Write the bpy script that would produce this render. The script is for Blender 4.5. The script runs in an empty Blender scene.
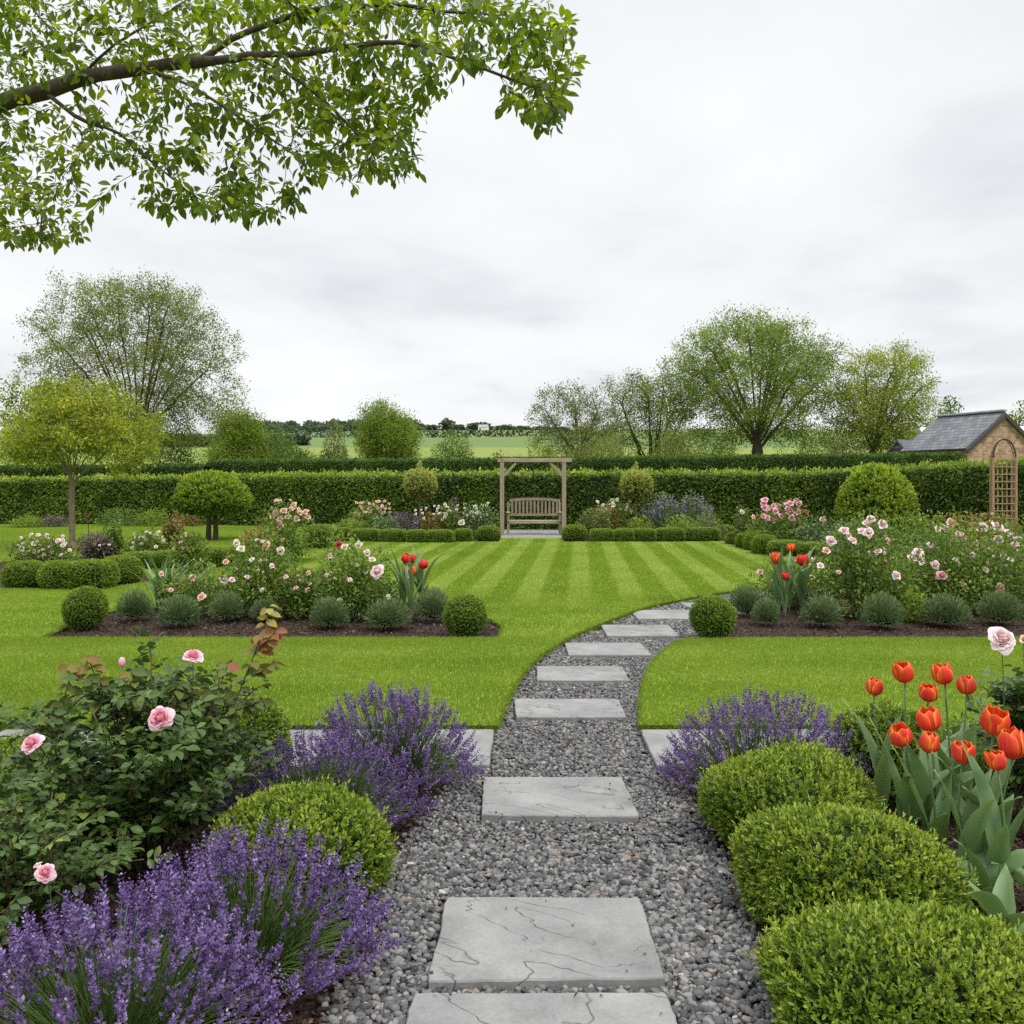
import bpy, math, random
import numpy as np
from mathutils import Vector, geometry

# ------------------------------------------------------------------ camera, sky, sun, exposure
SC = bpy.context.scene
COL = SC.collection
CAMZ = 1.65
F = 900.0
HZ = 482.0
cam_d = bpy.data.cameras.new("camera")
cam = bpy.data.objects.new("camera", cam_d)
COL.objects.link(cam)
cam.location = (0, 0, CAMZ)
cam.rotation_euler = (math.radians(90), 0, 0)
cam_d.sensor_width = 36.0
cam_d.lens = 36.0 * F / 1024.0
cam_d.shift_y = -(512 - HZ) / 1024.0
cam_d.clip_start = 0.05
cam_d.clip_end = 6000
SC.camera = cam

SUN_EL, SUN_AZ = math.radians(58), math.radians(140)      # azimuth clockwise from +Y: behind and to the right of the camera
world = bpy.data.worlds.new("World")
SC.world = world
world.use_nodes = True
nt = world.node_tree
nt.nodes.clear()
def wn(t, **kw):
    n = nt.nodes.new(t)
    for k, v in kw.items():
        setattr(n, k, v)
    return n
wo = wn("ShaderNodeOutputWorld")
bg = wn("ShaderNodeBackground")
bg.inputs["Strength"].default_value = 0.1
sky = wn("ShaderNodeTexSky", sky_type='NISHITA')
sky.sun_disc = False
sky.sun_elevation = SUN_EL
sky.sun_rotation = SUN_AZ
tc = wn("ShaderNodeTexCoord")
sep = wn("ShaderNodeSeparateXYZ")
nt.links.new(tc.outputs["Generated"], sep.inputs[0])
# cloud sheet: project the direction onto a flat layer so clouds flatten out towards the horizon
zc = wn("ShaderNodeMath", operation='MAXIMUM'); zc.inputs[1].default_value = 0.0
nt.links.new(sep.outputs[2], zc.inputs[0])
za = wn("ShaderNodeMath", operation='ADD'); za.inputs[1].default_value = 0.16
nt.links.new(zc.outputs[0], za.inputs[0])
dv = []
for i in (0, 1):
    d = wn("ShaderNodeMath", operation='DIVIDE')
    nt.links.new(sep.outputs[i], d.inputs[0]); nt.links.new(za.outputs[0], d.inputs[1]); dv.append(d)
cmb = wn("ShaderNodeCombineXYZ")
nt.links.new(dv[0].outputs[0], cmb.inputs[0]); nt.links.new(dv[1].outputs[0], cmb.inputs[1])
n1 = wn("ShaderNodeTexNoise"); n1.inputs["Scale"].default_value = 0.95; n1.inputs["Detail"].default_value = 5; n1.inputs["Roughness"].default_value = 0.5
n1.inputs["Distortion"].default_value = 0.25
mp = wn("ShaderNodeMapping"); mp.inputs["Location"].default_value = (3.1, 1.7, 0.4)
nt.links.new(cmb.outputs[0], mp.inputs[0]); nt.links.new(mp.outputs[0], n1.inputs["Vector"])
rmp = wn("ShaderNodeValToRGB")
rmp.color_ramp.elements[0].position = 0.35; rmp.color_ramp.elements[0].color = (0.73, 0.75, 0.785, 1)
rmp.color_ramp.elements[1].position = 0.64; rmp.color_ramp.elements[1].color = (0.96, 0.965, 0.97, 1)
e = rmp.color_ramp.elements.new(0.47); e.color = (0.885, 0.89, 0.905, 1)
nt.links.new(n1.outputs[0], rmp.inputs[0])
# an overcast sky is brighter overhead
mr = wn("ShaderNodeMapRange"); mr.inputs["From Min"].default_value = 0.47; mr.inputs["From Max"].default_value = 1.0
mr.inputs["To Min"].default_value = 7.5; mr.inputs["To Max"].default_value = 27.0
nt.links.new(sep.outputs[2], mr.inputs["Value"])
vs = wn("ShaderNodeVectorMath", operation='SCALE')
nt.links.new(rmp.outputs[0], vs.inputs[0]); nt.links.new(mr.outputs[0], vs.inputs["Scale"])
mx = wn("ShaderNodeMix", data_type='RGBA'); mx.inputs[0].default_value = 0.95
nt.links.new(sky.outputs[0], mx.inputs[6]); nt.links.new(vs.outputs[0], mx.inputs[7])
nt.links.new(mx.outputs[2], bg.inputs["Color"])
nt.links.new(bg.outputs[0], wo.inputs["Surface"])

sun_d = bpy.data.lights.new("sun", 'SUN')
sun = bpy.data.objects.new("sun", sun_d)
COL.objects.link(sun)
sun_d.energy = 1.5
sun_d.angle = math.radians(14)
sun_d.color = (1.0, 0.96, 0.88)
sdir = Vector((math.sin(SUN_AZ) * math.cos(SUN_EL), math.cos(SUN_AZ) * math.cos(SUN_EL), math.sin(SUN_EL)))
sun.rotation_euler = sdir.to_track_quat('Z', 'Y').to_euler()

SC.view_settings.view_transform = 'Standard'
SC.view_settings.look = 'None'
SC.view_settings.exposure = 0.5
SC.view_settings.gamma = 1.0
SC.view_settings.use_curve_mapping = False
SC.render.engine = 'CYCLES'
SC.cycles.max_bounces = 6
SC.cycles.diffuse_bounces = 3
SC.cycles.glossy_bounces = 2
SC.cycles.transmission_bounces = 3
SC.cycles.transparent_max_bounces = 4
SC.cycles.use_denoising = False

# ------------------------------------------------------------------ helpers
RNG = np.random.default_rng(11)
random.seed(5)
PI = math.pi

def gp(px, py, z=0.0):
    D = F * (CAMZ - z) / (py - HZ)
    return np.array([(px - 512) / F * D, D, z])
def at(px, py, D):
    return np.array([(px - 512) / F * D, D, CAMZ - (py - HZ) / F * D])

def norm(v):
    v = np.asarray(v, float)
    return v / np.maximum(np.linalg.norm(v, axis=-1, keepdims=True), 1e-9)

class Wob:                       # smooth pseudo noise
    def __init__(s, seed, freq=1.0, k=8):
        r = np.random.default_rng(seed)
        s.k = norm(r.normal(size=(k, 3))) * (freq * r.uniform(.6, 1.8, (k, 1)) * 2 * PI)
        s.p = r.uniform(0, 2 * PI, k)
    def __call__(s, P):
        return np.sin(np.asarray(P) @ s.k.T + s.p).sum(1) / math.sqrt(len(s.p) * .5) * .5

class Geo:
    def __init__(s):
        s.v, s.f, s.a, s.b, s.n = [], [], [], [], 0
    def add(s, V, faces, a=.5, b=0., mi=0, smooth=False):
        V = np.asarray(V, float).reshape(-1, 3)
        m = len(V)
        s.v.append(V)
        s.a.append(np.broadcast_to(np.asarray(a, float), (m,)) if np.ndim(a) == 0 else np.asarray(a, float).ravel())
        s.b.append(np.broadcast_to(np.asarray(b, float), (m,)) if np.ndim(b) == 0 else np.asarray(b, float).ravel())
        for fa in (faces if isinstance(faces, list) else [faces]):
            s.f.append((np.asarray(fa, np.int64) + s.n, mi, smooth))
        s.n += m
    def inst(s, V, tf, a=.5, b=0., mi=0, smooth=False):    # V: (N,k,3), tf: template faces
        N, k, _ = V.shape
        off = (np.arange(N) * k)[:, None, None]
        fl = [(np.asarray(t)[None] + off).reshape(-1, len(t[0])) for t in tf]
        if np.ndim(a) == 1 and len(a) == N: a = np.repeat(a, k)
        if np.ndim(b) == 1 and len(b) == N: b = np.repeat(b, k)
        s.add(V.reshape(-1, 3), fl, a, b, mi, smooth)
    def build(s, name, mats, parent=None, loc=None, rotz=0):
        me = bpy.data.meshes.new(name)
        if not isinstance(mats, (list, tuple)): mats = [mats]
        for m in mats: me.materials.append(m)
        if s.n:
            V = np.concatenate(s.v)
            me.vertices.add(len(V)); me.vertices.foreach_set("co", V.astype(np.float32).ravel())
            tot = np.concatenate([np.full(len(f), f.shape[1], np.int32) for f, _, _ in s.f])
            lp = np.concatenate([f.ravel() for f, _, _ in s.f]).astype(np.int32)
            me.loops.add(len(lp)); me.loops.foreach_set("vertex_index", lp)
            me.polygons.add(len(tot))
            st = np.concatenate([[0], np.cumsum(tot)[:-1]]).astype(np.int32)
            me.polygons.foreach_set("loop_start", st)
            me.polygons.foreach_set("loop_total", tot)
            me.polygons.foreach_set("material_index", np.concatenate([np.full(len(f), mi, np.int32) for f, mi, _ in s.f]))
            me.polygons.foreach_set("use_smooth", np.concatenate([np.full(len(f), sm, bool) for f, _, sm in s.f]))
            for nm, arr in (("a", s.a), ("b", s.b)):
                at_ = me.attributes.new(nm, 'FLOAT', 'POINT')
                at_.data.foreach_set("value", np.concatenate(arr).astype(np.float32))
            me.update(calc_edges=True)
        o = bpy.data.objects.new(name, me)
        COL.objects.link(o)
        if parent is not None: o.parent = parent
        if loc is not None: o.location = loc
        o.rotation_euler = (0, 0, rotz)
        return o

def tag(o, label=None, cat=None, group=None, kind=None):
    if label: o["label"] = label
    if cat: o["category"] = cat
    if group: o["group"] = group
    if kind: o["kind"] = kind
    return o
def thing(name, label, cat, loc=(0, 0, 0), group=None, rotz=0):
    o = bpy.data.objects.new(name, None)
    COL.objects.link(o)
    o.location = loc; o.rotation_euler = (0, 0, rotz)
    return tag(o, label, cat, group)
def dup(root, loc, rotz=0, scale=(1, 1, 1), label=None, group=None, cat=None):
    r = root.copy(); COL.objects.link(r)
    r.location = loc; r.rotation_euler = (0, 0, rotz); r.scale = scale
    if label: r["label"] = label
    if group: r["group"] = group
    if cat: r["category"] = cat
    for ch in list(root.children):
        c = ch.copy(); COL.objects.link(c); c.parent = r
        for g in list(ch.children):
            d = g.copy(); COL.objects.link(d); d.parent = c
    return r

# ---- geometry pieces
def tube(g, pts, rad, sides=6, a=.5, mi=0, cap=True, smooth=True):
    P = np.asarray(pts, float); n = len(P)
    rad = np.broadcast_to(np.asarray(rad, float), (n,))
    T = np.gradient(P, axis=0) if n > 2 else np.repeat((P[1] - P[0])[None], n, 0)
    T = norm(T)
    up = np.array([0, 0, 1.]) if abs(T[0, 2]) < .9 else np.array([1., 0, 0])
    s = norm(np.cross(T[0], up))
    ang = np.arange(sides) * 2 * PI / sides
    V = np.empty((n, sides, 3))
    for i in range(n):
        s = norm(s - T[i] * np.dot(s, T[i]))
        w = np.cross(T[i], s)
        V[i] = P[i] + rad[i] * (np.cos(ang)[:, None] * s + np.sin(ang)[:, None] * w)
    i0 = (np.arange(n - 1)[:, None] * sides + np.arange(sides)).ravel()
    i1 = (np.arange(n - 1)[:, None] * sides + (np.arange(sides) + 1) % sides).ravel()
    fs = [np.stack([i0, i1, i1 + sides, i0 + sides], 1)]
    V = V.reshape(-1, 3)
    if cap:
        V = np.concatenate([V, P[-1:] + T[-1] * rad[-1] * .3])
        l = (n - 1) * sides + np.arange(sides)
        fs.append(np.stack([l, np.roll(l, -1), np.full(sides, n * sides)], 1))
    g.add(V, fs, a, 0, mi, smooth)

def box(g, lo, hi, a=.5, mi=0, bev=0.0, M=None):
    lo = np.array(lo, float); hi = np.array(hi, float)
    if bev <= 0:
        V = np.array([[x, y, z] for x in (lo[0], hi[0]) for y in (lo[1], hi[1]) for z in (lo[2], hi[2])])
        fs = [np.array([[0, 1, 3, 2], [4, 6, 7, 5], [0, 4, 5, 1], [2, 3, 7, 6], [0, 2, 6, 4], [1, 5, 7, 3]])]
    else:                                   # chamfered box
        c, h = (lo + hi) / 2, (hi - lo) / 2
        vid, Vl, fq, ft = {}, [], [], []
        for sx in (-1, 1):
            for sy in (-1, 1):
                for sz in (-1, 1):
                    for ax in range(3):
                        p = np.array([sx, sy, sz], float) * (h - bev); p[ax] = (sx, sy, sz)[ax] * h[ax]
                        vid[(sx, sy, sz, ax)] = len(Vl); Vl.append(c + p)
                    ft.append([vid[(sx, sy, sz, i)] for i in range(3)])
        q4 = ((-1, -1), (1, -1), (1, 1), (-1, 1))
        for ax in range(3):
            o1, o2 = [i for i in range(3) if i != ax]
            for sg in (-1, 1):
                f = []
                for u, v in q4:
                    t = [0, 0, 0]; t[ax] = sg; t[o1] = u; t[o2] = v
                    f.append(vid[(*t, ax)])
                fq.append(f)
            for u, v in q4:                  # edges along ax
                t0, t1 = [0, 0, 0], [0, 0, 0]
                t0[ax], t1[ax] = -1, 1
                t0[o1] = t1[o1] = u; t0[o2] = t1[o2] = v
                fq.append([vid[(*t0, o1)], vid[(*t1, o1)], vid[(*t1, o2)], vid[(*t0, o2)]])
        V = np.array(Vl); fs = [np.array(fq), np.array(ft)]
        cen = c                               # orient outward
        for k, fa in enumerate(fs):
            for r_ in range(len(fa)):
                p = V[fa[r_]]
                nrm = np.cross(p[1] - p[0], p[2] - p[0])
                if np.dot(nrm, p.mean(0) - cen) < 0: fs[k][r_] = fa[r_][::-1]
    if M is not None: V = V @ np.array(M)[:3, :3].T + np.array(M)[:3, 3]
    g.add(V, fs, a, 0, mi)

def beam(g, p, q, w, t, a=.5, mi=0, bev=.004, up=(0, 0, 1)):
    p, q = np.asarray(p, float), np.asarray(q, float)
    d = q - p; L = np.linalg.norm(d); d = d / L
    u = np.array(up, float)
    if abs(np.dot(u, d)) > .95: u = np.array([0, 1., 0])
    s = norm(np.cross(d, u)); u = np.cross(s, d)
    M = np.eye(4); M[:3, 0] = s; M[:3, 1] = d; M[:3, 2] = u; M[:3, 3] = p
    box(g, (-w / 2, 0, -t / 2), (w / 2, L, t / 2), a, mi, bev, M)

# leaf templates: x side, y along, z normal
HEX = (np.array([[0, 0, 0], [-.36, .3, .05], [-.36, .68, .05], [0, 1, -.04], [.36, .68, .05], [.36, .3, .05]]),
       [[[0, 1, 2, 3], [0, 3, 4, 5]]])
DIA = (np.array([[0, 0, 0], [-.5, .5, .06], [0, 1, -.03], [.5, .5, .06]]), [[[0, 1, 2, 3]]])
def _ov():
    st = [(0, 0), (.30, .22), (.47, .45), (.40, .7), (.17, .9), (0, 1.0)]
    V, F4, F3 = [], [], []
    for i, (w, y) in enumerate(st):
        z = -.22 * y * y
        if w == 0: V.append([0, y, z])
        else: V += [[-w, y, z + .10 * w / .47], [0, y, z], [w, y, z + .10 * w / .47]]
    F3 += [[0, 1, 2], [0, 2, 3]]
    for k in range(3):
        b = 1 + 3 * k
        F4 += [[b, b + 3, b + 4, b + 1], [b + 1, b + 4, b + 5, b + 2]]
    F3 += [[10, 13, 11], [11, 13, 12]]
    return np.array(V), [F4, F3]
OVA = _ov()

def leaves(g, P, A, U, size, width=.5, tpl=HEX, a=.5, b=0., mi=0, smooth=False):
    P = np.asarray(P, float); A = norm(A)
    S = norm(np.cross(A, U)); Nn = np.cross(S, A)
    size = np.broadcast_to(np.asarray(size, float), (len(P),))[:, None, None]
    T = tpl[0]
    V = P[:, None] + size * (T[None, :, :1] * width * S[:, None] + T[None, :, 1:2] * A[:, None] + T[None, :, 2:] * Nn[:, None])
    g.inst(V, tpl[1], a, b, mi, smooth)

def uvsphere(nu=16, nv=10):
    V = [[0, 0, 1.]]
    for j in range(1, nv):
        t = PI * j / nv
        for i in range(nu):
            p = 2 * PI * i / nu
            V.append([math.sin(t) * math.cos(p), math.sin(t) * math.sin(p), math.cos(t)])
    V.append([0, 0, -1.])
    q, t3 = [], []
    for i in range(nu):
        t3.append([0, 1 + i, 1 + (i + 1) % nu])
        l = 1 + (nv - 2) * nu
        t3.append([len(V) - 1, l + (i + 1) % nu, l + i])
    for j in range(nv - 2):
        for i in range(nu):
            a_ = 1 + j * nu + i; b_ = 1 + j * nu + (i + 1) % nu
            q.append([a_, a_ + nu, b_ + nu, b_])
    return np.array(V), [np.array(q), np.array(t3)]
SPH = uvsphere(18, 12)

# ------------------------------------------------------------------ materials
def newmat(name):
    m = bpy.data.materials.new(name); m.use_nodes = True
    t = m.node_tree; t.nodes.clear()
    return m, t, lambda ty, **kw: _nn(t, ty, kw)
def _nn(t, ty, kw):
    n = t.nodes.new(ty)
    for k, v in kw.items(): setattr(n, k, v)
    return n
def ramp(n, stops):
    cr = n.color_ramp
    while len(cr.elements) > 1: cr.elements.remove(cr.elements[-1])
    cr.elements[0].position = stops[0][0]; cr.elements[0].color = (*stops[0][1], 1)
    for p, c in stops[1:]:
        e = cr.elements.new(p); e.color = (*c, 1)

def leafmat(name, stops, transl=.3, rough=.5, spec=.3, tint=(1.15, 1.2, .6), attr="a"):
    m, t, N = newmat(name)
    at_ = N("ShaderNodeAttribute", attribute_name=attr)
    cr = N("ShaderNodeValToRGB"); ramp(cr, stops)
    t.links.new(at_.outputs["Fac"], cr.inputs[0])
    p = N("ShaderNodeBsdfPrincipled"); p.inputs["Roughness"].default_value = rough
    p.inputs["Specular IOR Level"].default_value = spec
    t.links.new(cr.outputs[0], p.inputs["Base Color"])
    o = N("ShaderNodeOutputMaterial")
    if transl > 0:
        tr = N("ShaderNodeBsdfTranslucent")
        mu = N("ShaderNodeMix", data_type='RGBA', blend_type='MULTIPLY'); mu.inputs[0].default_value = 1
        mu.inputs[7].default_value = (*tint, 1)
        t.links.new(cr.outputs[0], mu.inputs[6]); t.links.new(mu.outputs[2], tr.inputs[0])
        mix = N("ShaderNodeMixShader"); mix.inputs[0].default_value = transl
        t.links.new(p.outputs[0], mix.inputs[1]); t.links.new(tr.outputs[0], mix.inputs[2])
        t.links.new(mix.outputs[0], o.inputs[0])
    else:
        t.links.new(p.outputs[0], o.inputs[0])
    return m

def noisemat(name, stops, scale=5, detail=6, rough=.85, bump=.2, bscale=None, dist=.02, spec=.25, stretch=(1, 1, 1), distort=0):
    m, t, N = newmat(name)
    tcn = N("ShaderNodeTexCoord"); mpn = N("ShaderNodeMapping"); mpn.inputs["Scale"].default_value = stretch
    t.links.new(tcn.outputs["Object"], mpn.inputs[0])
    nz = N("ShaderNodeTexNoise"); nz.inputs["Scale"].default_value = scale; nz.inputs["Detail"].default_value = detail
    nz.inputs["Roughness"].default_value = .65; nz.inputs["Distortion"].default_value = distort
    t.links.new(mpn.outputs[0], nz.inputs["Vector"])
    cr = N("ShaderNodeValToRGB"); ramp(cr, stops); t.links.new(nz.outputs[0], cr.inputs[0])
    p = N("ShaderNodeBsdfPrincipled"); p.inputs["Roughness"].default_value = rough; p.inputs["Specular IOR Level"].default_value = spec
    t.links.new(cr.outputs[0], p.inputs["Base Color"])
    if bump > 0:
        n2 = N("ShaderNodeTexNoise"); n2.inputs["Scale"].default_value = bscale or scale * 4; n2.inputs["Detail"].default_value = 6
        t.links.new(mpn.outputs[0], n2.inputs["Vector"])
        bp = N("ShaderNodeBump"); bp.inputs["Strength"].default_value = bump; bp.inputs["Distance"].default_value = dist
        t.links.new(n2.outputs[0], bp.inputs["Height"]); t.links.new(bp.outputs[0], p.inputs["Normal"])
    o = N("ShaderNodeOutputMaterial"); t.links.new(p.outputs[0], o.inputs[0])
    return m

M = {}
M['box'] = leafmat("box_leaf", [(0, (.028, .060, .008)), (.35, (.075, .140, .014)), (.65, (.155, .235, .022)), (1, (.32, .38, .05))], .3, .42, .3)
M['box_far'] = leafmat("box_leaf_clipped", [(0, (.035, .070, .012)), (.5, (.115, .19, .022)), (1, (.25, .33, .04))], .3, .5, .2)
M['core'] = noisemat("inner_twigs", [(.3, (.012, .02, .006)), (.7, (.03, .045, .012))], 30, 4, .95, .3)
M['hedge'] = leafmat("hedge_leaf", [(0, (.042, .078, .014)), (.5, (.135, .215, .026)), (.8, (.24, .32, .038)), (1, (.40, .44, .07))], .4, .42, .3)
M['yew'] = leafmat("yew_leaf", [(0, (.024, .05, .010)), (.5, (.058, .115, .018)), (1, (.13, .20, .03))], .15, .6, .15)
M['golden'] = leafmat("golden_leaf", [(0, (.055, .105, .014)), (.5, (.165, .250, .024)), (1, (.38, .46, .05))], .35, .45, .2)
M['standard'] = leafmat("standard_leaf", [(0, (.14, .165, .04)), (.5, (.29, .32, .08)), (1, (.46, .47, .15))], .4, .5, .2)
M['salvia'] = leafmat("salvia_flower", [(0, (.10, .08, .14)), (.5, (.20, .165, .27)), (1, (.34, .30, .42))], .2, .65, .15)
M['greyleaf'] = leafmat("grey_green_leaf", [(0, (.05, .085, .03)), (.5, (.125, .185, .075)), (1, (.23, .30, .14))], .2, .6, .2)
M['lavleaf'] = leafmat("lavender_leaf", [(0, (.03, .06, .02)), (.5, (.07, .13, .035)), (1, (.14, .21, .06))], .25, .6, .2)
M['lavflower'] = leafmat("lavender_flower", [(0, (.075, .045, .125)), (.45, (.155, .098, .245)), (.8, (.255, .175, .38)), (1, (.42, .33, .54))], .25, .65, .15, (1, .9, 1.1))
M['roseleaf'] = leafmat("rose_leaf", [(0, (.030, .058, .015)), (.5, (.068, .122, .028)), (.85, (.125, .19, .040)), (1, (.25, .27, .06))], .25, .38, .3)
M['roseleaf_mid'] = leafmat("rose_leaf_light", [(0, (.055, .095, .020)), (.5, (.130, .205, .040)), (.85, (.215, .285, .06)), (1, (.31, .33, .09))], .35, .5, .2)
M['bronze'] = leafmat("bronze_leaf", [(0, (.06, .09, .02)), (.4, (.15, .18, .035)), (.65, (.24, .14, .05)), (.8, (.26, .10, .05)), (1, (.32, .29, .07))], .3, .45, .25, (1.2, 1, .6))
M['purpleleaf'] = leafmat("purple_leaf", [(0, (.06, .055, .04)), (.5, (.13, .125, .085)), (.8, (.17, .12, .13)), (1, (.25, .18, .20))], .25, .5, .25, (1.1, .95, .95))
M['pinkpetal'] = leafmat("pink_petal", [(0, (.62, .16, .20)), (.35, (.74, .25, .34)), (.7, (.82, .42, .52)), (1, (.88, .66, .72))], .3, .55, .2, (1.05, .9, .95))
M['palepetal'] = leafmat("pale_pink_petal", [(0, (.80, .48, .34)), (.3, (.82, .56, .54)), (.65, (.84, .64, .65)), (1, (.87, .76, .79))], .3, .55, .2, (1, .95, .97))
M['peachpetal'] = leafmat("peach_petal", [(0, (.75, .30, .18)), (.5, (.82, .46, .38)), (1, (.88, .68, .62))], .3, .55, .2, (1, .95, .9))
M['whitepetal'] = leafmat("cream_petal", [(0, (.66, .52, .30)), (.5, (.74, .67, .50)), (1, (.80, .76, .66))], .3, .55, .2, (1, 1, .95))
M['redpetal'] = leafmat("dark_red_petal", [(0, (.20, .012, .02)), (.6, (.42, .03, .04)), (1, (.55, .08, .08))], .25, .5, .3, (1.1, .8, .8))
M['tulip'] = leafmat("tulip_petal", [(0, (.58, .035, .035)), (.28, (.68, .065, .035)), (.45, (.76, .12, .025)), (.65, (.86, .28, .03)), (.85, (.90, .48, .07)), (1, (.92, .66, .18))], .3, .42, .25, (1.1, .9, .6))
M['tulipred'] = leafmat("red_tulip_petal", [(0, (.55, .015, .02)), (.7, (.72, .05, .03)), (1, (.85, .20, .05))], .3, .4, .3, (1.1, .8, .7))
M['tulipleaf'] = leafmat("tulip_leaf", [(0, (.065, .130, .055)), (.5, (.125, .215, .090)), (1, (.25, .34, .16))], .25, .42, .3)
M['stem'] = leafmat("green_stem", [(0, (.05, .09, .025)), (.5, (.10, .17, .04)), (1, (.17, .24, .07))], 0, .55, .3)
M['cane'] = noisemat("brown_cane", [(.3, (.05, .05, .02)), (.7, (.12, .09, .04))], 20, 3, .7, .1)
M['branchleaf'] = leafmat("overhead_leaf", [(0, (.050, .090, .010)), (.5, (.115, .185, .016)), (.85, (.22, .295, .026)), (1, (.34, .38, .04))], .55, .4, .25, (1.45, 1.35, .45))
M['bark'] = noisemat("bark", [(.25, (.03, .025, .019)), (.55, (.075, .062, .046)), (.8, (.14, .12, .09))], 14, 7, .92, .6, 30, .02, stretch=(1, 1, .35))
M['bark_pale'] = noisemat("pale_bark", [(.25, (.09, .075, .05)), (.55, (.17, .14, .10)), (.8, (.26, .22, .16))], 18, 7, .92, .5, 40, .01, stretch=(1, 1, .3))
M['tree_olive'] = leafmat("olive_tree_leaf", [(0, (.085, .11, .028)), (.5, (.18, .215, .055)), (1, (.29, .32, .10))], .45, .6, .2)
M['tree_green'] = leafmat("green_tree_leaf", [(0, (.085, .13, .022)), (.5, (.19, .265, .040)), (1, (.31, .38, .08))], .45, .6, .2)
M['tree_mid'] = leafmat("mid_tree_leaf", [(0, (.05, .085, .020)), (.5, (.11, .175, .038)), (1, (.19, .26, .065))], .35, .6, .2)
M['tree_yellow'] = leafmat("yellow_tree_leaf", [(0, (.11, .15, .018)), (.5, (.24, .30, .035)), (.85, (.37, .39, .05)), (1, (.48, .44, .06))], .4, .6, .2)
M['tree_pale'] = leafmat("pale_tree_leaf", [(0, (.09, .11, .04)), (.5, (.16, .19, .07)), (1, (.25, .27, .11))], .4, .6, .2)
M['far'] = leafmat("far_tree_leaf", [(0, (.045, .07, .04)), (.5, (.085, .12, .07)), (1, (.13, .17, .10))], .2, .8, .1)
M['wood'] = noisemat("weathered_wood", [(.25, (.16, .125, .085)), (.5, (.27, .22, .155)), (.8, (.38, .33, .25))], 7, 7, .85, .35, 22, .01, stretch=(5, 5, .5))
M['wood_x'] = noisemat("weathered_wood_rail", [(.25, (.17, .135, .09)), (.5, (.29, .24, .17)), (.8, (.40, .35, .26))], 7, 7, .85, .35, 22, .01, stretch=(.5, 5, 5))
M['trellis'] = noisemat("trellis_wood", [(.25, (.22, .14, .075)), (.6, (.33, .23, .13)), (.85, (.42, .31, .19))], 9, 6, .8, .3, 25, .01, stretch=(4, 4, .6))
M['iron'] = noisemat("dark_iron", [(.3, (.03, .03, .028)), (.7, (.07, .062, .055))], 30, 3, .6, .1)
M['mulch'] = noisemat("bark_mulch", [(.25, (.016, .010, .007)), (.55, (.045, .028, .020)), (.8, (.085, .055, .040))], 45, 8, .95, .9, 70, .03)
M['chip'] = leafmat("bark_chip", [(0, (.018, .011, .008)), (.5, (.05, .031, .022)), (.9, (.10, .066, .048)), (1, (.18, .13, .10))], 0, .9, .15)
M['gravelbase'] = noisemat("gravel_base", [(.3, (.035, .034, .033)), (.7, (.16, .155, .15))], 90, 4, .9, .9, 80, .02)
M['pebble'] = leafmat("pebble", [(0, (.030, .031, .033)), (.3, (.080, .081, .083)), (.62, (.150, .148, .145)), (.84, (.23, .222, .21)), (.9, (.20, .15, .11)), (1, (.38, .37, .35))], 0, .75, .2)

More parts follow.
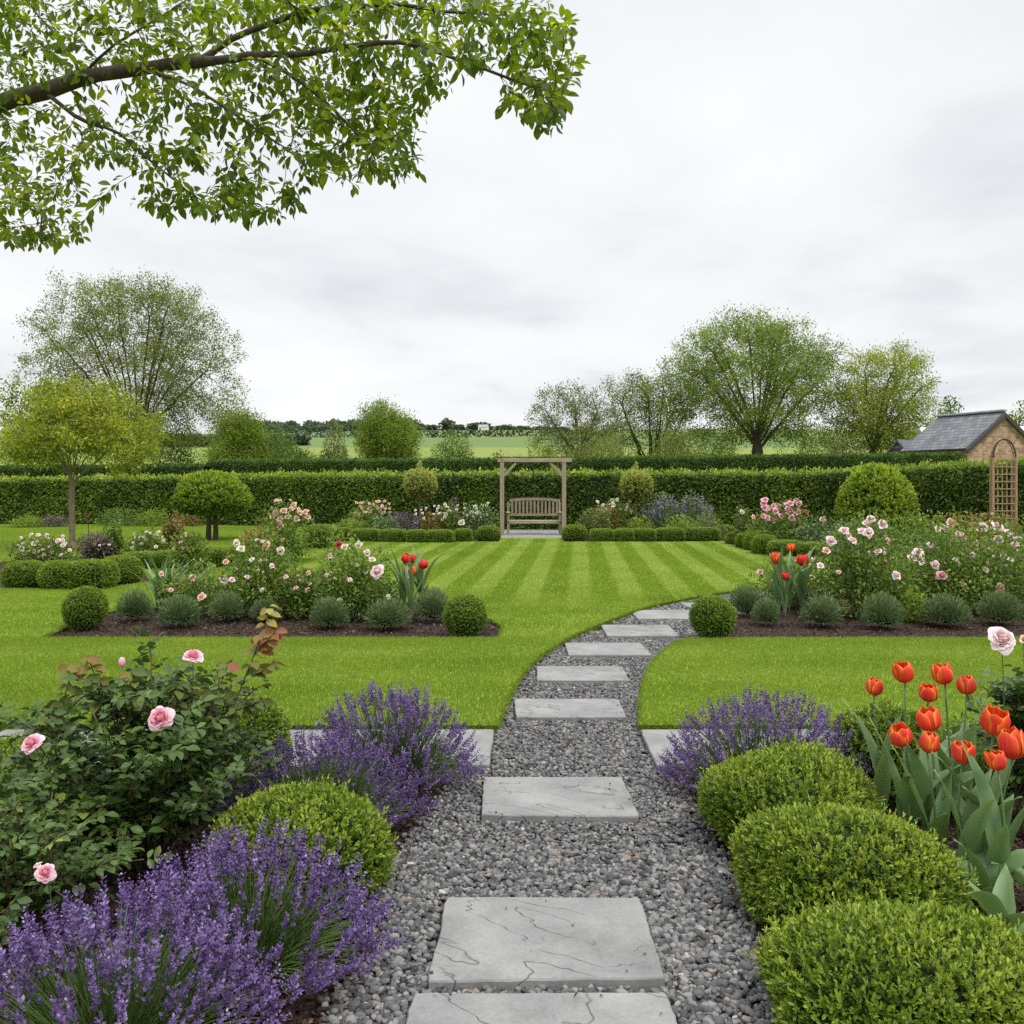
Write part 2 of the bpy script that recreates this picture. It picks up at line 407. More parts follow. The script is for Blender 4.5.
def stone_mat():
    m, t, N = newmat("grey_sandstone")
    tcn = N("ShaderNodeTexCoord")
    oi = N("ShaderNodeObjectInfo")
    ad = N("ShaderNodeVectorMath", operation='ADD')
    sc = N("ShaderNodeVectorMath", operation='SCALE'); sc.inputs["Scale"].default_value = 40
    cx = N("ShaderNodeCombineXYZ")
    t.links.new(oi.outputs["Random"], cx.inputs[0]); t.links.new(oi.outputs["Random"], cx.inputs[1])
    t.links.new(cx.outputs[0], sc.inputs[0])
    t.links.new(tcn.outputs["Object"], ad.inputs[0]); t.links.new(sc.outputs[0], ad.inputs[1])
    n1 = N("ShaderNodeTexNoise"); n1.inputs["Scale"].default_value = 3.2; n1.inputs["Detail"].default_value = 9; n1.inputs["Roughness"].default_value = .62
    t.links.new(ad.outputs[0], n1.inputs["Vector"])
    cr = N("ShaderNodeValToRGB"); ramp(cr, [(.3, (.165, .167, .170)), (.5, (.215, .216, .216)), (.72, (.28, .277, .270))])
    t.links.new(n1.outputs[0], cr.inputs[0])
    n2 = N("ShaderNodeTexNoise"); n2.inputs["Scale"].default_value = 60; n2.inputs["Detail"].default_value = 3
    t.links.new(ad.outputs[0], n2.inputs["Vector"])
    cr2 = N("ShaderNodeValToRGB"); ramp(cr2, [(.3, (.90, .90, .90)), (.6, (1.03, 1.03, 1.02))])
    t.links.new(n2.outputs[0], cr2.inputs[0])
    mu = N("ShaderNodeMix", data_type='RGBA', blend_type='MULTIPLY'); mu.inputs[0].default_value = 1
    t.links.new(cr.outputs[0], mu.inputs[6]); t.links.new(cr2.outputs[0], mu.inputs[7])
    nw = N("ShaderNodeTexNoise"); nw.inputs["Scale"].default_value = 1.7; nw.inputs["Detail"].default_value = 7; nw.inputs["Roughness"].default_value = .7
    t.links.new(ad.outputs[0], nw.inputs["Vector"])
    crw = N("ShaderNodeValToRGB"); ramp(crw, [(.36, (.74, .75, .70)), (.48, (.96, .96, .95)), (.6, (1.0, .99, .97)), (.72, (1.14, 1.10, 1.02))]); t.links.new(nw.outputs[0], crw.inputs[0])
    mw = N("ShaderNodeMix", data_type='RGBA', blend_type='MULTIPLY'); mw.inputs[0].default_value = 1
    t.links.new(mu.outputs[2], mw.inputs[6]); t.links.new(crw.outputs[0], mw.inputs[7]); mu = mw
    # riven cleft lines: iso-lines of a stretched noise, broken by another noise
    mp0 = N("ShaderNodeMapping"); mp0.inputs["Rotation"].default_value = (0, 0, math.radians(38)); t.links.new(ad.outputs[0], mp0.inputs[0])
    mpn = N("ShaderNodeMapping"); mpn.inputs["Scale"].default_value = (.6, 1.7, 1)
    t.links.new(mp0.outputs[0], mpn.inputs[0])
    n3 = N("ShaderNodeTexNoise"); n3.inputs["Scale"].default_value = 1.25; n3.inputs["Detail"].default_value = 5; n3.inputs["Roughness"].default_value = .5
    n3.inputs["Distortion"].default_value = .35
    t.links.new(mpn.outputs[0], n3.inputs["Vector"])
    pp = N("ShaderNodeMath", operation='PINGPONG'); pp.inputs[1].default_value = .055
    t.links.new(n3.outputs[0], pp.inputs[0])
    ln = N("ShaderNodeMapRange"); ln.inputs["From Min"].default_value = 0; ln.inputs["From Max"].default_value = .0030
    ln.inputs["To Min"].default_value = 1; ln.inputs["To Max"].default_value = 0
    t.links.new(pp.outputs[0], ln.inputs["Value"])
    n4 = N("ShaderNodeTexNoise"); n4.inputs["Scale"].default_value = 2.6; n4.inputs["Detail"].default_value = 2
    t.links.new(ad.outputs[0], n4.inputs["Vector"])
    th = N("ShaderNodeMapRange"); th.inputs["From Min"].default_value = .44; th.inputs["From Max"].default_value = .50
    t.links.new(n4.outputs[0], th.inputs["Value"])
    lm = N("ShaderNodeMath", operation='MULTIPLY'); t.links.new(ln.outputs[0], lm.inputs[0]); t.links.new(th.outputs[0], lm.inputs[1])
    mk = N("ShaderNodeMix", data_type='RGBA'); mk.inputs[7].default_value = (.05, .05, .05, 1)
    lf = N("ShaderNodeMath", operation='MULTIPLY'); lf.inputs[1].default_value = .34
    t.links.new(lm.outputs[0], lf.inputs[0]); t.links.new(lf.outputs[0], mk.inputs[0]); t.links.new(mu.outputs[2], mk.inputs[6])
    p = N("ShaderNodeBsdfPrincipled"); p.inputs["Roughness"].default_value = .72; p.inputs["Specular IOR Level"].default_value = .3
    t.links.new(mk.outputs[2], p.inputs["Base Color"])
    h = N("ShaderNodeMath", operation='SUBTRACT')
    sm = N("ShaderNodeMath", operation='MULTIPLY'); sm.inputs[1].default_value = 2.2
    t.links.new(n3.outputs[0], sm.inputs[0])
    t.links.new(sm.outputs[0], h.inputs[0]); t.links.new(lm.outputs[0], h.inputs[1])
    h2 = N("ShaderNodeMath", operation='ADD'); hm = N("ShaderNodeMath", operation='MULTIPLY'); hm.inputs[1].default_value = .25
    t.links.new(n2.outputs[0], hm.inputs[0]); t.links.new(h.outputs[0], h2.inputs[0]); t.links.new(hm.outputs[0], h2.inputs[1])
    bp = N("ShaderNodeBump"); bp.inputs["Strength"].default_value = .8; bp.inputs["Distance"].default_value = .010
    t.links.new(h2.outputs[0], bp.inputs["Height"]); t.links.new(bp.outputs[0], p.inputs["Normal"])
    o = N("ShaderNodeOutputMaterial"); t.links.new(p.outputs[0], o.inputs[0])
    return m
M['stone'] = stone_mat()

STRIPE_T, STRIPE_W = 0.0755, 0.755          # mowing stripe lean and pair width
def stripe_val(P):
    u = (P[:, 0] - STRIPE_T * P[:, 1]) / STRIPE_W
    s = np.clip(np.cos(2 * PI * u) * 2.2 + .25, -.35, 1)
    v = np.clip(np.cos(2 * PI * P[:, 1] / 1.1 + .6) * 1.3, -1, 1) * .22
    k = np.clip((P[:, 1] - 11.6) / 2.2, 0, 1)
    kl = np.clip((P[:, 0] + 5.5 + .12 * (P[:, 1] - 12)) / 2.0, 0, 1)
    s = s * kl + v * (1 - kl)
    return s * k + v * (1 - k)
def lawn_mat():
    m, t, N = newmat("lawn_turf")
    tcn = N("ShaderNodeTexCoord")
    at_ = N("ShaderNodeAttribute", attribute_name="a")
    nz = N("ShaderNodeTexNoise"); nz.inputs["Scale"].default_value = 1.3; nz.inputs["Detail"].default_value = 8; nz.inputs["Roughness"].default_value = .7
    t.links.new(tcn.outputs["Object"], nz.inputs["Vector"])
    nf = N("ShaderNodeTexNoise"); nf.inputs["Scale"].default_value = 55; nf.inputs["Detail"].default_value = 4
    mpn = N("ShaderNodeMapping"); mpn.inputs["Scale"].default_value = (1, .5, 1)
    t.links.new(tcn.outputs["Object"], mpn.inputs[0]); t.links.new(mpn.outputs[0], nf.inputs["Vector"])
    a1 = N("ShaderNodeMath", operation='MULTIPLY_ADD'); a1.inputs[1].default_value = .35; a1.inputs[2].default_value = -.17
    t.links.new(nz.outputs[0], a1.inputs[0])
    a2 = N("ShaderNodeMath", operation='MULTIPLY_ADD'); a2.inputs[1].default_value = .3; a2.inputs[2].default_value = -.15
    t.links.new(nf.outputs[0], a2.inputs[0])
    s1 = N("ShaderNodeMath", operation='ADD'); t.links.new(a1.outputs[0], s1.inputs[0]); t.links.new(a2.outputs[0], s1.inputs[1])
    s2 = N("ShaderNodeMath", operation='ADD'); t.links.new(s1.outputs[0], s2.inputs[0]); t.links.new(at_.outputs["Fac"], s2.inputs[1])
    cr = N("ShaderNodeValToRGB"); ramp(cr, GRASS); t.links.new(s2.outputs[0], cr.inputs[0])
    p = N("ShaderNodeBsdfPrincipled"); p.inputs["Roughness"].default_value = .8; p.inputs["Specular IOR Level"].default_value = .15
    t.links.new(cr.outputs[0], p.inputs["Base Color"])
    bp = N("ShaderNodeBump"); bp.inputs["Strength"].default_value = .5; bp.inputs["Distance"].default_value = .02
    t.links.new(nf.outputs[0], bp.inputs["Height"]); t.links.new(bp.outputs[0], p.inputs["Normal"])
    o = N("ShaderNodeOutputMaterial"); t.links.new(p.outputs[0], o.inputs[0])
    return m
GRASS = [(0, (.090, .148, .015)), (.35, (.158, .238, .020)), (.6, (.210, .290, .032)), (.85, (.300, .362, .080)), (1, (.38, .41, .15))]
M['lawn'] = lawn_mat()
M['grass'] = leafmat("grass_blade", GRASS, .3, .5, .2, (1.1, 1.15, .7))
M['field'] = leafmat("field", [(0, (.075, .12, .030)), (.25, (.11, .165, .05)), (.5, (.15, .20, .055)), (.75, (.12, .175, .075)), (1, (.17, .215, .05))], 0, .9, .1)

# ------------------------------------------------------------------ terrain
def terr(x, y):
    z = np.interp(y, [0, 62, 80, 100, 150, 250, 420, 600, 700, 900, 1500, 3000], [-.12, -.12, .3, 1.8, 6.3, 13.5, 24, 35.6, 39.5, 38, 20, 10])
    w = np.clip((y - 100) / 200, 0, 1)
    return z + w * (1.2 * np.sin(x / 95 + .6) + .6 * np.sin(x / 37 + y / 60))
xs = np.concatenate([np.linspace(-2500, -420, 12), np.linspace(-400, 400, 120), np.linspace(420, 2500, 12)])
ys = np.concatenate([np.linspace(-40, 60, 12), np.linspace(64, 300, 60), np.linspace(306, 760, 70), np.linspace(800, 3000, 14)])
XX, YY = np.meshgrid(xs, ys)
ZZ = terr(XX, YY)
V = np.stack([XX, YY, ZZ], -1).reshape(-1, 3)
nx, ny = len(xs), len(ys)
ii = (np.arange(ny - 1)[:, None] * nx + np.arange(nx - 1)).ravel()
fa = np.where(YY < 175, 1.0, np.where(YY < 300, .25, np.where(XX + .12 * YY < 10, .75, .5))).ravel()
fa = fa + RNG.uniform(-.05, .05, len(fa))
g = Geo(); g.add(V, np.stack([ii, ii + 1, ii + nx + 1, ii + nx], 1), fa, smooth=True)
tag(g.build("ground", M['field']), kind="structure")

# ------------------------------------------------------------------ lawn, path, beds
LEFT_EDGE = [gp(498, 725), gp(513, 690), gp(535, 660), gp(570, 637), gp(610, 620), gp(650, 606), gp(700, 596), gp(760, 588), gp(850, 582), gp(1000, 577)]
RIGHT_EDGE = [gp(640, 725), gp(642, 690), gp(652, 663), gp(672, 645), gp(690, 638)]
BED_R = [gp(690, 638), gp(725, 620), gp(755, 607), gp(800, 598), gp(850, 592), gp(1000, 585)]
def smooth_curve(pts, n=10):
    P = np.array(pts)[:, :2]; out = []
    for i in range(len(P) - 1):
        p0, p1, p2, p3 = P[max(i - 1, 0)], P[i], P[i + 1], P[min(i + 2, len(P) - 1)]
        for k in range(n):
            t = k / n
            out.append(.5 * (2 * p1 + (p2 - p0) * t + (2 * p0 - 5 * p1 + 4 * p2 - p3) * t * t + (3 * p1 - p0 - 3 * p2 + p3) * t ** 3))
    out.append(P[-1])
    return np.array(out)
LE = smooth_curve(LEFT_EDGE); RE = smooth_curve(RIGHT_EDGE); BR = smooth_curve(BED_R)
def inpoly(P, poly):
    x, y = P[:, 0], P[:, 1]; r = np.zeros(len(P), bool)
    q = np.asarray(poly)[:, :2]
    for i in range(len(q)):
        x1, y1 = q[i]; x2, y2 = q[(i + 1) % len(q)]
        c = ((y1 > y) != (y2 > y)) & (x < (x2 - x1) * (y - y1) / (y2 - y1 + 1e-12) + x1)
        r ^= c
    return r
FRONT_Y = 6.11
def arc_pts(c, r, a0, a1, n): return [(c[0] + r * math.cos(t), c[1] + r * math.sin(t)) for t in np.linspace(a0, a1, n)]
# planting beds cut into the turf
BED_L = [(-5.0, 9.52), (-.14, 9.52), (-.10, 10.3), (-.45, 11.4), (-1.2, 12.3), (-3.6, 12.6), (-5.2, 11.4)]
BED_LL = [(-10.5, 13.9), (-6.4, 13.9), (-6.0, 14.9), (-6.6, 16.2), (-7.2, 17.4), (-5.6, 17.7), (-5.0, 18.6), (-5.2, 20.0), (-7.2, 20.2), (-10.6, 18.8)]
BED_C = [(-5.5, 18.9), (-4.6, 18.7), (-4.5, 19.6), (-5.1, 20.0)]
BED_BL = [(-5.2, 24.6), (-4.2, 24.85), (-.35, 24.75), (-.30, 28.2), (-.3, 30.2), (-5.2, 30.2)]
BED_BR = [(1.42, 24.75), (4.6, 24.75), (5.9, 24.9), (6.3, 26.5), (6.3, 30.2), (1.7, 30.2), (1.7, 28.2), (1.40, 28)]
BED_RR = [(5.6, 22.6), (5.9, 21.3), (6.3, 20.0), (9, 19.2), (20, 19.0), (20, 29.5), (8, 29.8), (6.8, 26)]
LAWN_OUT = [(-26, FRONT_Y)] + [tuple(p) for p in LE] + [(30, 16.2), (30, 36.5), (-26, 36.5)]
g = Geo()
def sheet(g, outer, holes=(), z=0.0, skirt=.05, a=None, cell=None):
    loops = [[Vector((p[0], p[1], z)) for p in outer]] + [[Vector((p[0], p[1], z)) for p in h] for h in holes]
    tris = geometry.tessellate_polygon(loops)
    V = np.array([list(v) for l in loops for v in l])
    T = np.array([list(t) for t in tris])
    nn = np.cross(V[T[:, 1]] - V[T[:, 0]], V[T[:, 2]] - V[T[:, 0]])[:, 2]
    T[nn < 0] = T[nn < 0][:, ::-1]
    g.add(V, T, .5 if a is None else a)
    if skirt:
        for l in loops:
            P = np.array([list(v) for v in l]); n = len(P)
            W = np.concatenate([P, P - [0, 0, skirt]])
            i = np.arange(n); j = (i + 1) % n
            g.add(W, np.stack([i, j, j + n, i + n], 1), .1)
# lawn built as fine rows so the mowing stripes live in its colour attribute
LAWN_HOLES = [BED_L, BED_LL, BED_C, BED_BL, BED_BR, BED_RR]
sheet(g, LAWN_OUT, LAWN_HOLES, 0.0, .05, .5)
RLAWN = [(20, FRONT_Y)] + [(20, 9.52)] + [tuple(p) for p in RE[::-1]]
sheet(g, RLAWN, (), 0.0, .05, .5)
lawn = tag(g.build("lawn", M['lawn']), kind="structure")
def in_lawn(P):
    r = inpoly(P, LAWN_OUT) & ~((np.abs(P[:, 0] - .6) < 1.22) & (P[:, 1] > 26.1))
    for h in LAWN_HOLES: r &= ~inpoly(P, h)
    return r | inpoly(P, RLAWN)

g = Geo()
BLADE = (np.array([[-.5, 0, 0], [.5, 0, 0], [0, 1, 0]]), [[[0, 1, 2]]])
def grass_band(y0, y1, dens, wid, hgt, jit=0):
    w0 = .70 * y1 + 1.0
    n = int(dens * (y1 - y0) * 2 * w0)
    P = np.stack([RNG.uniform(-w0, w0, n), RNG.uniform(y0, y1, n), np.zeros(n)], 1)
    P = P[np.abs(P[:, 0]) < .66 * P[:, 1] + 1.0]
    P = P[in_lawn(P)]
    n = len(P)
    s = stripe_val(P)
    A = np.stack([RNG.normal(0, .42, n), RNG.normal(0, .32, n) + .25 * s, np.full(n, .8)], 1)
    U = norm(np.stack([RNG.normal(0, .3, n), -np.ones(n), np.full(n, .5)], 1))
    a = np.clip(.49 + .16 * s + RNG.normal(0, .07, n) + .10 * LN(P) + .06 * LN2(P) + np.where(RNG.uniform(size=n) < .02, .3, 0), 0, 1)
    leaves(g, P, A, U, hgt * RNG.uniform(.6, 1.3, n), wid / hgt, BLADE, a)
LN = Wob(3, .35); LN2 = Wob(4, 1.6)
grass_band(6.1, 9.6, 9000, .0055, .026)
grass_band(9.6, 14, 4200, .0075, .028)
grass_band(14, 21, 2300, .011, .030)
grass_band(21, 36, 1100, .018, .030)
for poly in (np.concatenate([[( -9, FRONT_Y)], LE[:70]]), np.concatenate([[(9, FRONT_Y)], RE]), np.array(BED_L + BED_L[:1])):   # shaggy turf edge
    for k in range(len(poly) - 1):
        p, q = poly[k], poly[k + 1]; L = np.linalg.norm(np.subtract(q, p)); n = int(L * 800)
        if n == 0: continue
        t = RNG.uniform(0, 1, n)[:, None]
        P = np.array(p) * (1 - t) + np.array(q) * t
        P = np.concatenate([P, np.zeros((n, 1)) - RNG.uniform(0, .025, (n, 1))], 1)
        A = np.stack([RNG.normal(0, .5, n), RNG.normal(-.25, .5, n), RNG.uniform(.1, .9, n)], 1)
        leaves(g, P, A, norm(RNG.normal(size=(n, 3))), RNG.uniform(.02, .055, n), .13, BLADE, np.clip(RNG.normal(.42, .18, n), 0, 1))
tag(g.build("grass", M['grass']), "short mown striped lawn grass", "grass", kind="stuff")

# path and front soil
GRAVEL = [(-.56, 1.6), (-.58, 3.1), (-.58, 3.55), (-.50, 4.3), (-.30, 5.3), (-.16, 5.32), (-.13, FRONT_Y - .02)] + [(p[0] + .0, p[1]) for p in LE[1:]] \
    + [tuple(p) for p in BR[::-1]] + [tuple(p) for p in RE[::-1][1:]] + [(.86, 5.3), (.97, 5.25), (.97, 4.4), (.95, 3.73), (.92, 3.17), (.86, 2.74), (.84, 1.6)]
g = Geo(); sheet(g, GRAVEL, (), -.062, .03)
tag(g.build("gravel_path", M['gravelbase']), kind="structure")
g = Geo()
sheet(g, [(-7, 1.0), (7, 1.0), (7, 6.09), (-7, 6.09)], (), -.070, .02)
for b in LAWN_HOLES + [[tuple(p) for p in BR] + [(13, 14.5), (13, 9.5), (1.86, 9.5)]]:
    sheet(g, b, (), -.032, 0)
tag(g.build("soil", M['mulch']), kind="structure")
def chips(g, poly, dens, z, zj=.02):
    q = np.array(poly); lo, hi = q.min(0), q.max(0)
    n = int((hi - lo).prod() * dens)
    P = np.stack([RNG.uniform(lo[0], hi[0], n), RNG.uniform(lo[1], hi[1], n)], 1)
    P = P[inpoly(P, poly)]; P = P[np.abs(P[:, 0]) < .66 * P[:, 1] + 1.2]; n = len(P)
    P = np.concatenate([P, z + RNG.uniform(0, zj, (n, 1))], 1)
    A = np.stack([RNG.normal(size=n), RNG.normal(size=n), RNG.normal(0, .35, n)], 1)
    leaves(g, P, A, norm(np.stack([RNG.normal(0, .4, n), RNG.normal(0, .4, n), np.ones(n)], 1)), RNG.uniform(.015, .05, n) if zj < .03 else RNG.uniform(.03, .07, n), .45, HEX, RNG.uniform(0, 1, n))
g = Geo()
chips(g, [(-5.2, 2.3), (-.50, 2.3), (-.44, 5.3), (-5.2, 5.3)], 2300, -.062)
chips(g, [(.84, 2.3), (5.2, 2.3), (5.2, 5.3), (.92, 5.3)], 2300, -.062)
chips(g, BED_L, 900, -.028)
chips(g, [tuple(p) for p in BR] + [(9, 14.5), (9, 9.5), (1.86, 9.5)], 700, -.028)
tag(g.build("bark_mulch", M['chip']), "loose dark bark mulch over the planting beds", "mulch", kind="stuff")

# gravel stones
ICO = None
def ico():
    import bmesh
    bm = bmesh.new(); bmesh.ops.create_icosphere(bm, subdivisions=2, radius=1)
    V = np.array([v.co[:] for v in bm.verts]); Fc = np.array([[v.index for v in f.verts] for f in bm.faces]); bm.free()
    bm = bmesh.new(); bmesh.ops.create_icosphere(bm, subdivisions=1, radius=1)
    V1 = np.array([v.co[:] for v in bm.verts]); F1 = np.array([[v.index for v in f.verts] for f in bm.faces]); bm.free()
    return V, Fc, V1, F1
IV2, IF2, IV1, IF1 = ico()
SLABS = [(988, 1060, 412, 677, 'nearest, cut by the bottom edge of the view'), (893, 973, 428, 667, 'second from the camera'),
         (774, 812, 480, 638, 'third from the camera'), (696, 714, 516, 625, 'first one beyond the lawn edge'),
         (664, 678, 537, 630, 'where the path begins to bend right'), (641, 653, 567, 652, 'on the bend, fourth from the far end'),
         (623, 634, 604, 682, 'third from the far end, on the bend'), (608.5, 617, 640, 700, 'second from the far end of the bend'),
         (601, 605.5, 690, 742, 'farthest away, behind the right box ball')]
slab_rects = []
for (y0, y1, x0, x1, txt) in SLABS:
    Db, Df = 1485 / (y0 - HZ), 1485 / (y1 - HZ)
    Dm = (Db + Df) / 2
    cx = ((x0 + x1) / 2 - 512) / F * Df
    slab_rects.append((cx, Dm, .395 if y0 < 900 else .42, (Db - Df) / 2, txt))
def slab_mesh(hw, hd, seed, thick=.05):
    r = np.random.default_rng(seed)
    n = 12; out = []
    cs = [(-hw, -hd), (hw, -hd), (hw, hd), (-hw, hd)]
    cs = [(x + r.normal(0, .008), y + r.normal(0, .008)) for x, y in cs]
    for i in range(4):
        p, q = np.array(cs[i]), np.array(cs[(i + 1) % 4])
        d = norm(q - p); nrm = np.array([d[1], -d[0]])
        for k in range(n):
            t = k / n
            if k == 0: out.append(p - nrm * .004 + d * .003)
            else: out.append(p * (1 - t) + q * t + nrm * r.normal(0, .0022))
    O = np.array(out); m = len(O)
    g = Geo()
    rings = [(1, -thick, 0), (1, -.006, 0), (1, 0, .005)]
    V = []
    C = O.mean(0)
    for s, z, ins in rings:
        d = norm(C - O)
        V.append(np.concatenate([O + d * ins, np.full((m, 1), z)], 1))
    V = np.concatenate(V)
    i = np.arange(m); j = (i + 1) % m
    q = np.concatenate([np.stack([i + k * m, j + k * m, j + (k + 1) * m, i + (k + 1) * m], 1) for k in (0, 1)])
    V = np.concatenate([V, [[C[0], C[1], .0]]])
    t = np.stack([i + 2 * m, j + 2 * m, np.full(m, 3 * m)], 1)
    g.add(V, [q, t], .5)
    return g
for k, (cx, cy, hw, hd, txt) in enumerate(slab_rects):
    o = slab_mesh(hw, hd, 100 + k).build("stepping_stone", M['stone'], loc=(cx, cy, -.018))
    tag(o, "grey stone slab in the gravel, " + txt, "stepping stone", "stone slabs set in the gravel path")
cross = [(-.93, 5.70, .80, .39, "pale crossing slab at the lawn edge, between the left lavender and the gravel"), (-2.60, 5.70, .83, .39, "pale crossing slab at the lawn edge, partly behind the pink rose bush"),
         (-4.30, 5.70, .83, .39, "pale crossing slab at the left edge of the view by the lawn"),
         (1.66, 5.70, .80, .39, "pale crossing slab at the lawn edge, behind the right lavender"),
         (3.33, 5.70, .83, .39, "pale crossing slab at the lawn edge, hidden behind the tulip bed")]
for k, (cx, cy, hw, hd, txt) in enumerate(cross):
    o = slab_mesh(hw, hd, 200 + k).build("paving_stone", M['stone'], loc=(cx, cy, -.022))
    tag(o, txt, "paving slab", "paving slabs along the near edge of the lawn")
allrects = [(c[0], c[1], c[2], c[3]) for c in slab_rects] + [(c[0], c[1], c[2], c[3]) for c in cross]

g = Geo()
def pebbles(y0, y1, dens, r0, r1, V0, F0, layers=1):
    n = int(dens * (y1 - y0) * 5.2)
    P = np.stack([RNG.uniform(-1.1, 4.1, n), RNG.uniform(y0, y1, n)], 1)
    P = P[np.abs(P[:, 0]) < .6 * P[:, 1] + .2]
    pol = np.array(GRAVEL).copy()
    Pj = P + RNG.normal(0, .035, P.shape)
    P = P[inpoly(Pj, pol)]
    for cx, cy, hw, hd in allrects:
        P = P[~((np.abs(P[:, 0] - cx) < hw + .008) & (np.abs(P[:, 1] - cy) < hd + .008))]
    n = len(P)
    R = RNG.uniform(r0, r1, n) * np.where(RNG.uniform(size=n) < .12, 1.35, 1)
    sc = np.stack([R * RNG.uniform(.8, 1.25, n), R * RNG.uniform(.7, 1.0, n), R * RNG.uniform(.5, .8, n)], 1)
    th = RNG.uniform(0, 2 * PI, n); ti = RNG.normal(0, .25, n)
    V = V0[None] * sc[:, None]
    # irregular shape
    kx = RNG.normal(size=(n, 1, 3)); V = V * (1 + .24 * np.sin((V0[None] * kx * 2.2).sum(2, keepdims=True) + kx[..., :1] * 3))
    c, s = np.cos(ti)[:, None], np.sin(ti)[:, None]
    V = np.stack([V[..., 0], c * V[..., 1] - s * V[..., 2], s * V[..., 1] + c * V[..., 2]], -1)
    c, s = np.cos(th)[:, None], np.sin(th)[:, None]
    V = np.stack([c * V[..., 0] - s * V[..., 1], s * V[..., 0] + c * V[..., 1], V[..., 2]], -1)
    z = -.062 + R * .4 + RNG.uniform(0, .014, n)
    V += np.concatenate([P, z[:, None]], 1)[:, None]
    g.inst(V, [F0], RNG.beta(1.6, 1.9, n), smooth=True)
pebbles(2.2, 4.2, 6400, .007, .0150, IV2, IF2)
pebbles(4.2, 6.5, 6000, .007, .0150, IV1, IF1)
pebbles(6.5, 10, 4200, .008, .016, IV1, IF1)
pebbles(10, 15, 1500, .014, .024, IV1, IF1)
n = 22                                          # stray stones kicked onto slabs and turf edge
kq = RNG.integers(0, 5, n); rc = np.array([allrects[i] for i in kq])
sx = RNG.choice([-1, 1], n)
P = np.stack([rc[:, 0] + sx * rc[:, 2] * RNG.uniform(.6, 1.0, n), rc[:, 1] + rc[:, 3] * RNG.uniform(-1, 1, n), np.full(n, -.014)], 1)
V = IV1[None] * (RNG.uniform(.003, .009, n)[:, None, None] * np.array([1, .85, .65])) + P[:, None]
g.inst(V, [IF1], RNG.beta(1.6, 1.9, n), smooth=True)
tag(g.build("gravel", M['pebble']), "grey and brown rounded path gravel", "gravel", kind="stuff")

g = Geo(); n = 230
P = np.stack([RNG.uniform(-.6, 1.2, n), RNG.uniform(2.6, 8.5, n), np.full(n, -.012)], 1)
leaves(g, P, np.stack([RNG.normal(size=n), RNG.normal(size=n), RNG.normal(0, .12, n)], 1), norm(np.stack([RNG.normal(0, .2, n), RNG.normal(0, .2, n), np.ones(n)], 1)), RNG.uniform(.006, .022, n), .4, HEX, RNG.uniform(0, 1, n))
tag(g.build("leaf_litter", M['chip']), "tiny brown leaf and bark crumbs strewn over the path", "leaf litter", kind="stuff")

# ------------------------------------------------------------------ plant builders
def dome(n, w, d, h, rng, depth=.2, wob=None, amp=.06, zc=.42, pw=2.4, low=-.75):
    """points through the outer shell of a rounded clump standing on z=0, with outward normals"""
    D = norm(rng.normal(size=(int(n * 1.5) + 20, 3)))
    D = D[D[:, 2] > low][:n]
    r = (np.abs(D) ** pw).sum(1) ** (-1 / pw)
    if wob is not None: r = r * (1 + amp * wob(D * 1.0))
    u = rng.uniform(0, 1, len(D)) ** 1.8
    r = r * (1 - depth * u)
    c = h * zc
    up = D[:, 2] > 0
    S = np.stack([np.full(len(D), w / 2), np.full(len(D), d / 2), np.where(up, h - c, c * 1.02)], 1)
    P = D * r[:, None] * S; P[:, 2] += c
    Nn = norm(D / S)
    return P, Nn, u
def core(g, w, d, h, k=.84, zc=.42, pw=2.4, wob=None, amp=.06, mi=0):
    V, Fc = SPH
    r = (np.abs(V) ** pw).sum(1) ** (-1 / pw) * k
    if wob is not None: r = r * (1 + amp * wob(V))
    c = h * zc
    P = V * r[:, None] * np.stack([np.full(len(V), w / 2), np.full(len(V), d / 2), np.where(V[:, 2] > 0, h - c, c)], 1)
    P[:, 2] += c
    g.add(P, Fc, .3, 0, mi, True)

def sprigs(g, P, Nn, u, rng, leaf, k=7, slen=.035, wid=.55, lift=.45, jit=.35, wob=None, base=.35, tipgain=.35, topgain=.15, tpl=HEX, mi=0):
    ax = norm(Nn * .8 + [0, 0, lift] + rng.normal(0, jit, P.shape))
    tone = rng.normal(0, .13, len(P)) + (wob(P) * .12 if wob is not None else 0)
    n = len(P)
    t = (np.arange(k) + .5) / k
    Pp = P[:, None] + ax[:, None] * (t[None, :, None] * slen)
    rad = rng.normal(size=(n, k, 3)); rad -= (rad * ax[:, None]).sum(2, keepdims=True) * ax[:, None]; rad = norm(rad)
    A = ax[:, None] * (.45 + .55 * t[None, :, None]) + rad * (1.0 - .45 * t[None, :, None])
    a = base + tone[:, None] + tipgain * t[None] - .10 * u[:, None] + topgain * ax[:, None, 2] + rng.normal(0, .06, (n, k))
    leaves(g, Pp.reshape(-1, 3), A.reshape(-1, 3), norm(np.repeat(ax, k, 0) + rng.normal(0, .3, (n * k, 3))), leaf * rng.uniform(.7, 1.2, n * k), wid, tpl, np.clip(a, 0, 1).ravel(), 0, mi)

